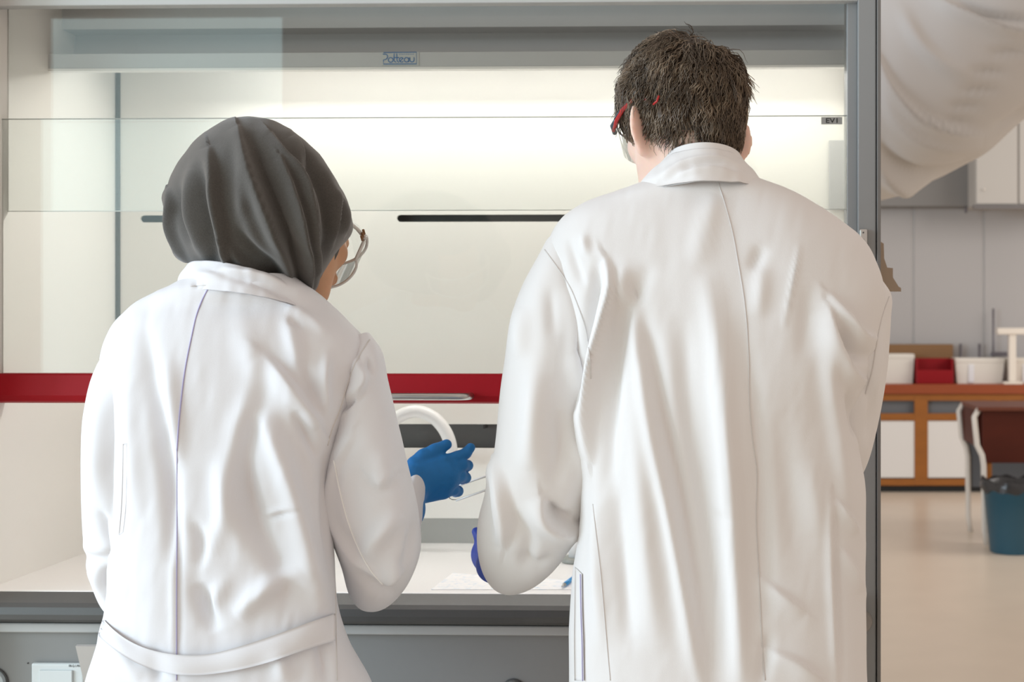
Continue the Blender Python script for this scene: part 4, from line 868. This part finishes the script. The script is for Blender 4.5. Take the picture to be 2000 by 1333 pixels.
# head bowed, turned slightly left
RM = rot(29, -17, 2); hsM = 1.03; hcM = P(1331, 239, 2.10)
neckM = P(1370, 385, 2.08)
aL = [P(1110, 560, YM)]+[AM[i][:3] for i in (4, 7, 8, 9, 11)]; aR = [P(1690, 590, YM)]+[ARM[i][:3] for i in (2, 4, 5, 6, 8)]
cxm = P(1400, 900, YM)[0]
torsoM = [(P(1390, 470, YM+.01), (.19, .08, .075)), (P(1395, 640, YM), (.195, .10, .17)), (P(1400, 900, YM), (.18, .095, .18)), (P(1400, 1200, YM), (.175, .095, .17)), (P(1400, 1420, YM), (.175, .095, .14))]
man, LM = person('person', 'person in a plain white lab coat with short brown hair and red-blue glasses', M_skinm, hcM, RM, hsM, neckM, 0, torsoM, [aL, aR], .90, cxm, YM, True, 1.65)
mcoat.parent = man
w1 = AM[-1][:3]; f1_ = w1-AM[-2][:3]; f1_ /= np.linalg.norm(f1_); w1b = w1+f1_*.02
def hk(u, v, dy=0.0): return P(u, v, 2.41+dy)
wm_ = hk(972, 1092, -.03)
JM = [[hk(966, 1082+5*i_, -.01), hk(943, 1064+13*i_, .03), hk(936, 1062+13*i_, .062), hk(946, 1062+13*i_, .085), hk(960, 1064+12*i_, .09)] for i_ in range(4)]
TM = [hk(966, 1074, -.01), hk(950, 1060, .018), hk(938, 1048, .03), hk(930, 1039, .036)]
glove('glove', JM, TM, wm_, np.array([-.05, .98, .05])/.983, M_glovem, man, .95, -.0008, .05)
w2_ = ARM[-1][:3]; f2_ = w2_-ARM[-2][:3]; f2_ /= np.linalg.norm(f2_); w2b = w2_+f2_*.03
J, th = hand_joints(w2b, f2_, np.array([.8, -.1, .4]), 1, .5, 1.0); glove('glove', J, th, w2b, f2_, M_glovem, man, 1.0)
trousers_shoes(man, cxm, YM, .93)
# hair: cap plus clumped strands
M_hair = mat('brown_hair', (.165, .118, .078), .42, spec=.6, noise=.55, nscale=70)
def skull(n): # radius of the skull along a head-local direction from (0,-.012,.035)
    rz = np.where(n[..., 2] > 0, .082, np.where(n[..., 1] < 0, .150, .115)); return 1/np.sqrt((n[..., 0]/.075)**2+(n[..., 1]/np.where((n[..., 2] < 0)&(n[..., 1] < 0), .101, .095))**2+(n[..., 2]/rz)**2)
cen = np.array([0, -.012, .035])
def hairline(l):  # lowest z (local) where hair grows, by y
    return np.interp(l[..., 1], [-.11, -.07, -.03, -.012, .01, .03, .06, .09], [-.068, -.060, -.034, .006, .002, -.020, .045, .06])
V = []; Fh = []; FM = []; tone = 0
def addtube(pts, rads, seg=3):
    k0 = len(V); T = np.gradient(pts, axis=0); T /= np.linalg.norm(T, axis=1)[:, None]+1e-9
    a = np.cross(T[0], [.3, .2, .9]); a /= np.linalg.norm(a)+1e-9
    for p, t, r in zip(pts, T, rads):
        a = a-t*(a@t); a /= np.linalg.norm(a)+1e-9; b = np.cross(t, a)
        for q in range(seg):
            an_ = 2*math.pi*q/seg; V.append(p+r*(math.cos(an_)*a+math.sin(an_)*b))
    for i in range(len(pts)-1):
        for q in range(seg): Fh.append([k0+i*seg+q, k0+i*seg+(q+1) % seg, k0+(i+1)*seg+(q+1) % seg, k0+(i+1)*seg+q])
rg = np.random.default_rng(12); whorl = np.array([.012, -.075, .100]); down = RM.T@np.array([0, 0, -1.0])
roots = []
while len(roots) < 800:
    n = rg.standard_normal(3); n /= np.linalg.norm(n); l = cen+n*skull(n)
    if l[2] > hairline(l)+.002 and not (abs(l[0]) > .06 and -.045 < l[1] < .02 and l[2] < .006): roots.append((n, l))
for n, l in roots:
    tone = int(rg.choice([0, 0, 1, 1, 2]))
    nst = rg.integers(9, 15); top = np.clip((l[2]-.02)/.09, 0, 1); ln0 = .044+.036*top+.014*rg.random(); cdir = rg.standard_normal(3)*.28; ph = rg.random()*6.28; fr = 60+50*rg.random(); cur = .0012+.0035*rg.random()*(0.5+top); lift = .009+.013*rg.random()*(.6+.6*top); t1 = rg.random() < .26*top
    if l[2] < -.02: ln0 *= .62; lift *= .5
    for _ in range(nst):
        m_ = n+rg.standard_normal(3)*.05; m_ /= np.linalg.norm(m_); p = cen+m_*skull(m_); nst_ = 9; ln = ln0*(.8+.35*rg.random()); P_ = []; c2 = cdir+rg.standard_normal(3)*.10; cl = cen+n*(skull(n)+.02)
        for i in range(nst_):
            t = i/(nst_-1); nn = p-cen; nn = nn/np.linalg.norm(nn); P_.append(p.copy())
            fl = p-whorl; fl -= nn*(fl@nn); fl /= np.linalg.norm(fl)+1e-6; g = down-nn*(down@nn)
            d_ = fl*.75+g*(.35+.5*t)+c2+np.cross(nn, fl)*math.sin(fr*t*ln*3+ph)*.75
            d_ -= nn*(d_@nn); d_ /= np.linalg.norm(d_)+1e-6; p = p+d_*ln/nst_
            nn = p-cen; q = np.linalg.norm(nn); nn /= q; want = skull(nn)+lift*math.sin(min(1, t*1.25)*math.pi*.62)+cur*math.sin(fr*t*.12+ph)+(.007 if l[2] < 0 else .003)*t+(.016*t*t if t1 else 0)
            p = cen+nn*want
        r0 = .0008+.0005*rg.random(); tt = np.linspace(0, 1, nst_)
        k1_ = len(Fh); addtube(np.array(P_), r0*(1-.75*tt**2)); FM += [tone]*(len(Fh)-k1_)
V = np.array(V); Vw = hcM+hsM*(V@RM.T)
hair = mesh('hair', Vw, Fh, M_hair, man, True)
hair.data.materials.append(mat('brown_hair_dark', (.09, .063, .042), .45, spec=.6)); hair.data.materials.append(mat('brown_hair_light', (.26, .195, .135), .42, spec=.6)); hair.data.polygons.foreach_set('material_index', FM)
# cap under the strands
nu, nv = 96, 64; cv = []; 
for i in range(nv+1):
    ph = math.pi*i/nv
    for j in range(nu):
        a = 2*math.pi*j/nu; n = np.array([math.sin(ph)*math.cos(a), math.sin(ph)*math.sin(a), math.cos(ph)]); cv.append(cen+n*(skull(n)+.0065))
cv = np.array(cv); keep = cv[:, 2] > hairline(cv)+.006
keep &= ~((np.abs(cv[:, 0]) > .06)&(cv[:, 1] > -.045)&(cv[:, 1] < .02)&(cv[:, 2] < .008))
qf = gridfaces(nv+1, nu); qf = qf[keep[qf].all(1)]
cap = mesh('hair_cap', hcM+hsM*(cv@RM.T), qf, mat('hair_dark', (.05, .035, .024), .7), hair, True)
# glasses
def glasses(L, parent):
    A = lambda pts: [L(*p) for p in pts]
    n = 20; th = np.linspace(-1.2, 1.2, n); top = [L(.074*math.sin(t)/math.sin(1.2), .048+.072*math.cos(t), .018) for t in th]; bot = [L(.070*math.sin(t)/math.sin(1.2), .046+.066*math.cos(t), -.028) for t in th]
    g = mesh('glasses', np.array(top+bot), [[i, i+1, n+i+1, n+i] for i in range(n-1)], M_clear, parent, True)
    M_gr = mat('temple_red', (.45, .02, .02), .35); M_gb = mat('temple_bluegrey', (.045, .075, .10), .35)
    tube('brow_rim', top, .0016, mat('rim_grey', (.30, .32, .34), .2), g, 8)
    for x in (-1, 1):
        tube('temple', A([(x*.076, .080, .010), (x*.089, .058, .010), (x*.092, .030, .012)]), .0042, M_gb, g, 8)
        tube('temple_arm', A([(x*.087, .060, .003), (x*.093, .034, .008), (x*.093, .010, .014), (x*.088, -.014, .018), (x*.080, -.040, .012), (x*.078, -.056, -.004)]), [.0026, .0034, .0036, .0034, .003, .0025], M_gr, g, 8)
        tube('temple_inlay', A([(x*.0962, .034, .010), (x*.0962, .014, .014)]), .0014, M_gb, g, 6)
    return g
glasses(LM, man)
hp_, hn_ = P(1283, 196, 1.985), None
tube('cord_tip', [P(1276, 204, 1.99), P(1283, 198, 1.984), P(1287, 187, 1.984)], .0016, MATS['temple_red'], hair, 6)
for L, par, col in ((LM, man, (.10, .16, .2)), (LWm, woman, (.05, .025, .012))):
    for x in (-1, 1):
        e = L(x*.032, .0755, -.002)
        bm = bmesh.new(); bmesh.ops.create_uvsphere(bm, u_segments=16, v_segments=10, radius=.0122, matrix=Matrix.Translation(Vector(e))); ey = from_bm('eye', bm, mat('eye_white', (.8, .78, .75), .2), par, True)
        e2 = L(x*.032, .0845, -.002); bm = bmesh.new(); bmesh.ops.create_uvsphere(bm, u_segments=14, v_segments=8, radius=.0052, matrix=Matrix.Translation(Vector(e2))); from_bm('iris', bm, mat('iris%d' % int(col[0]*100), col, .2), ey, True)
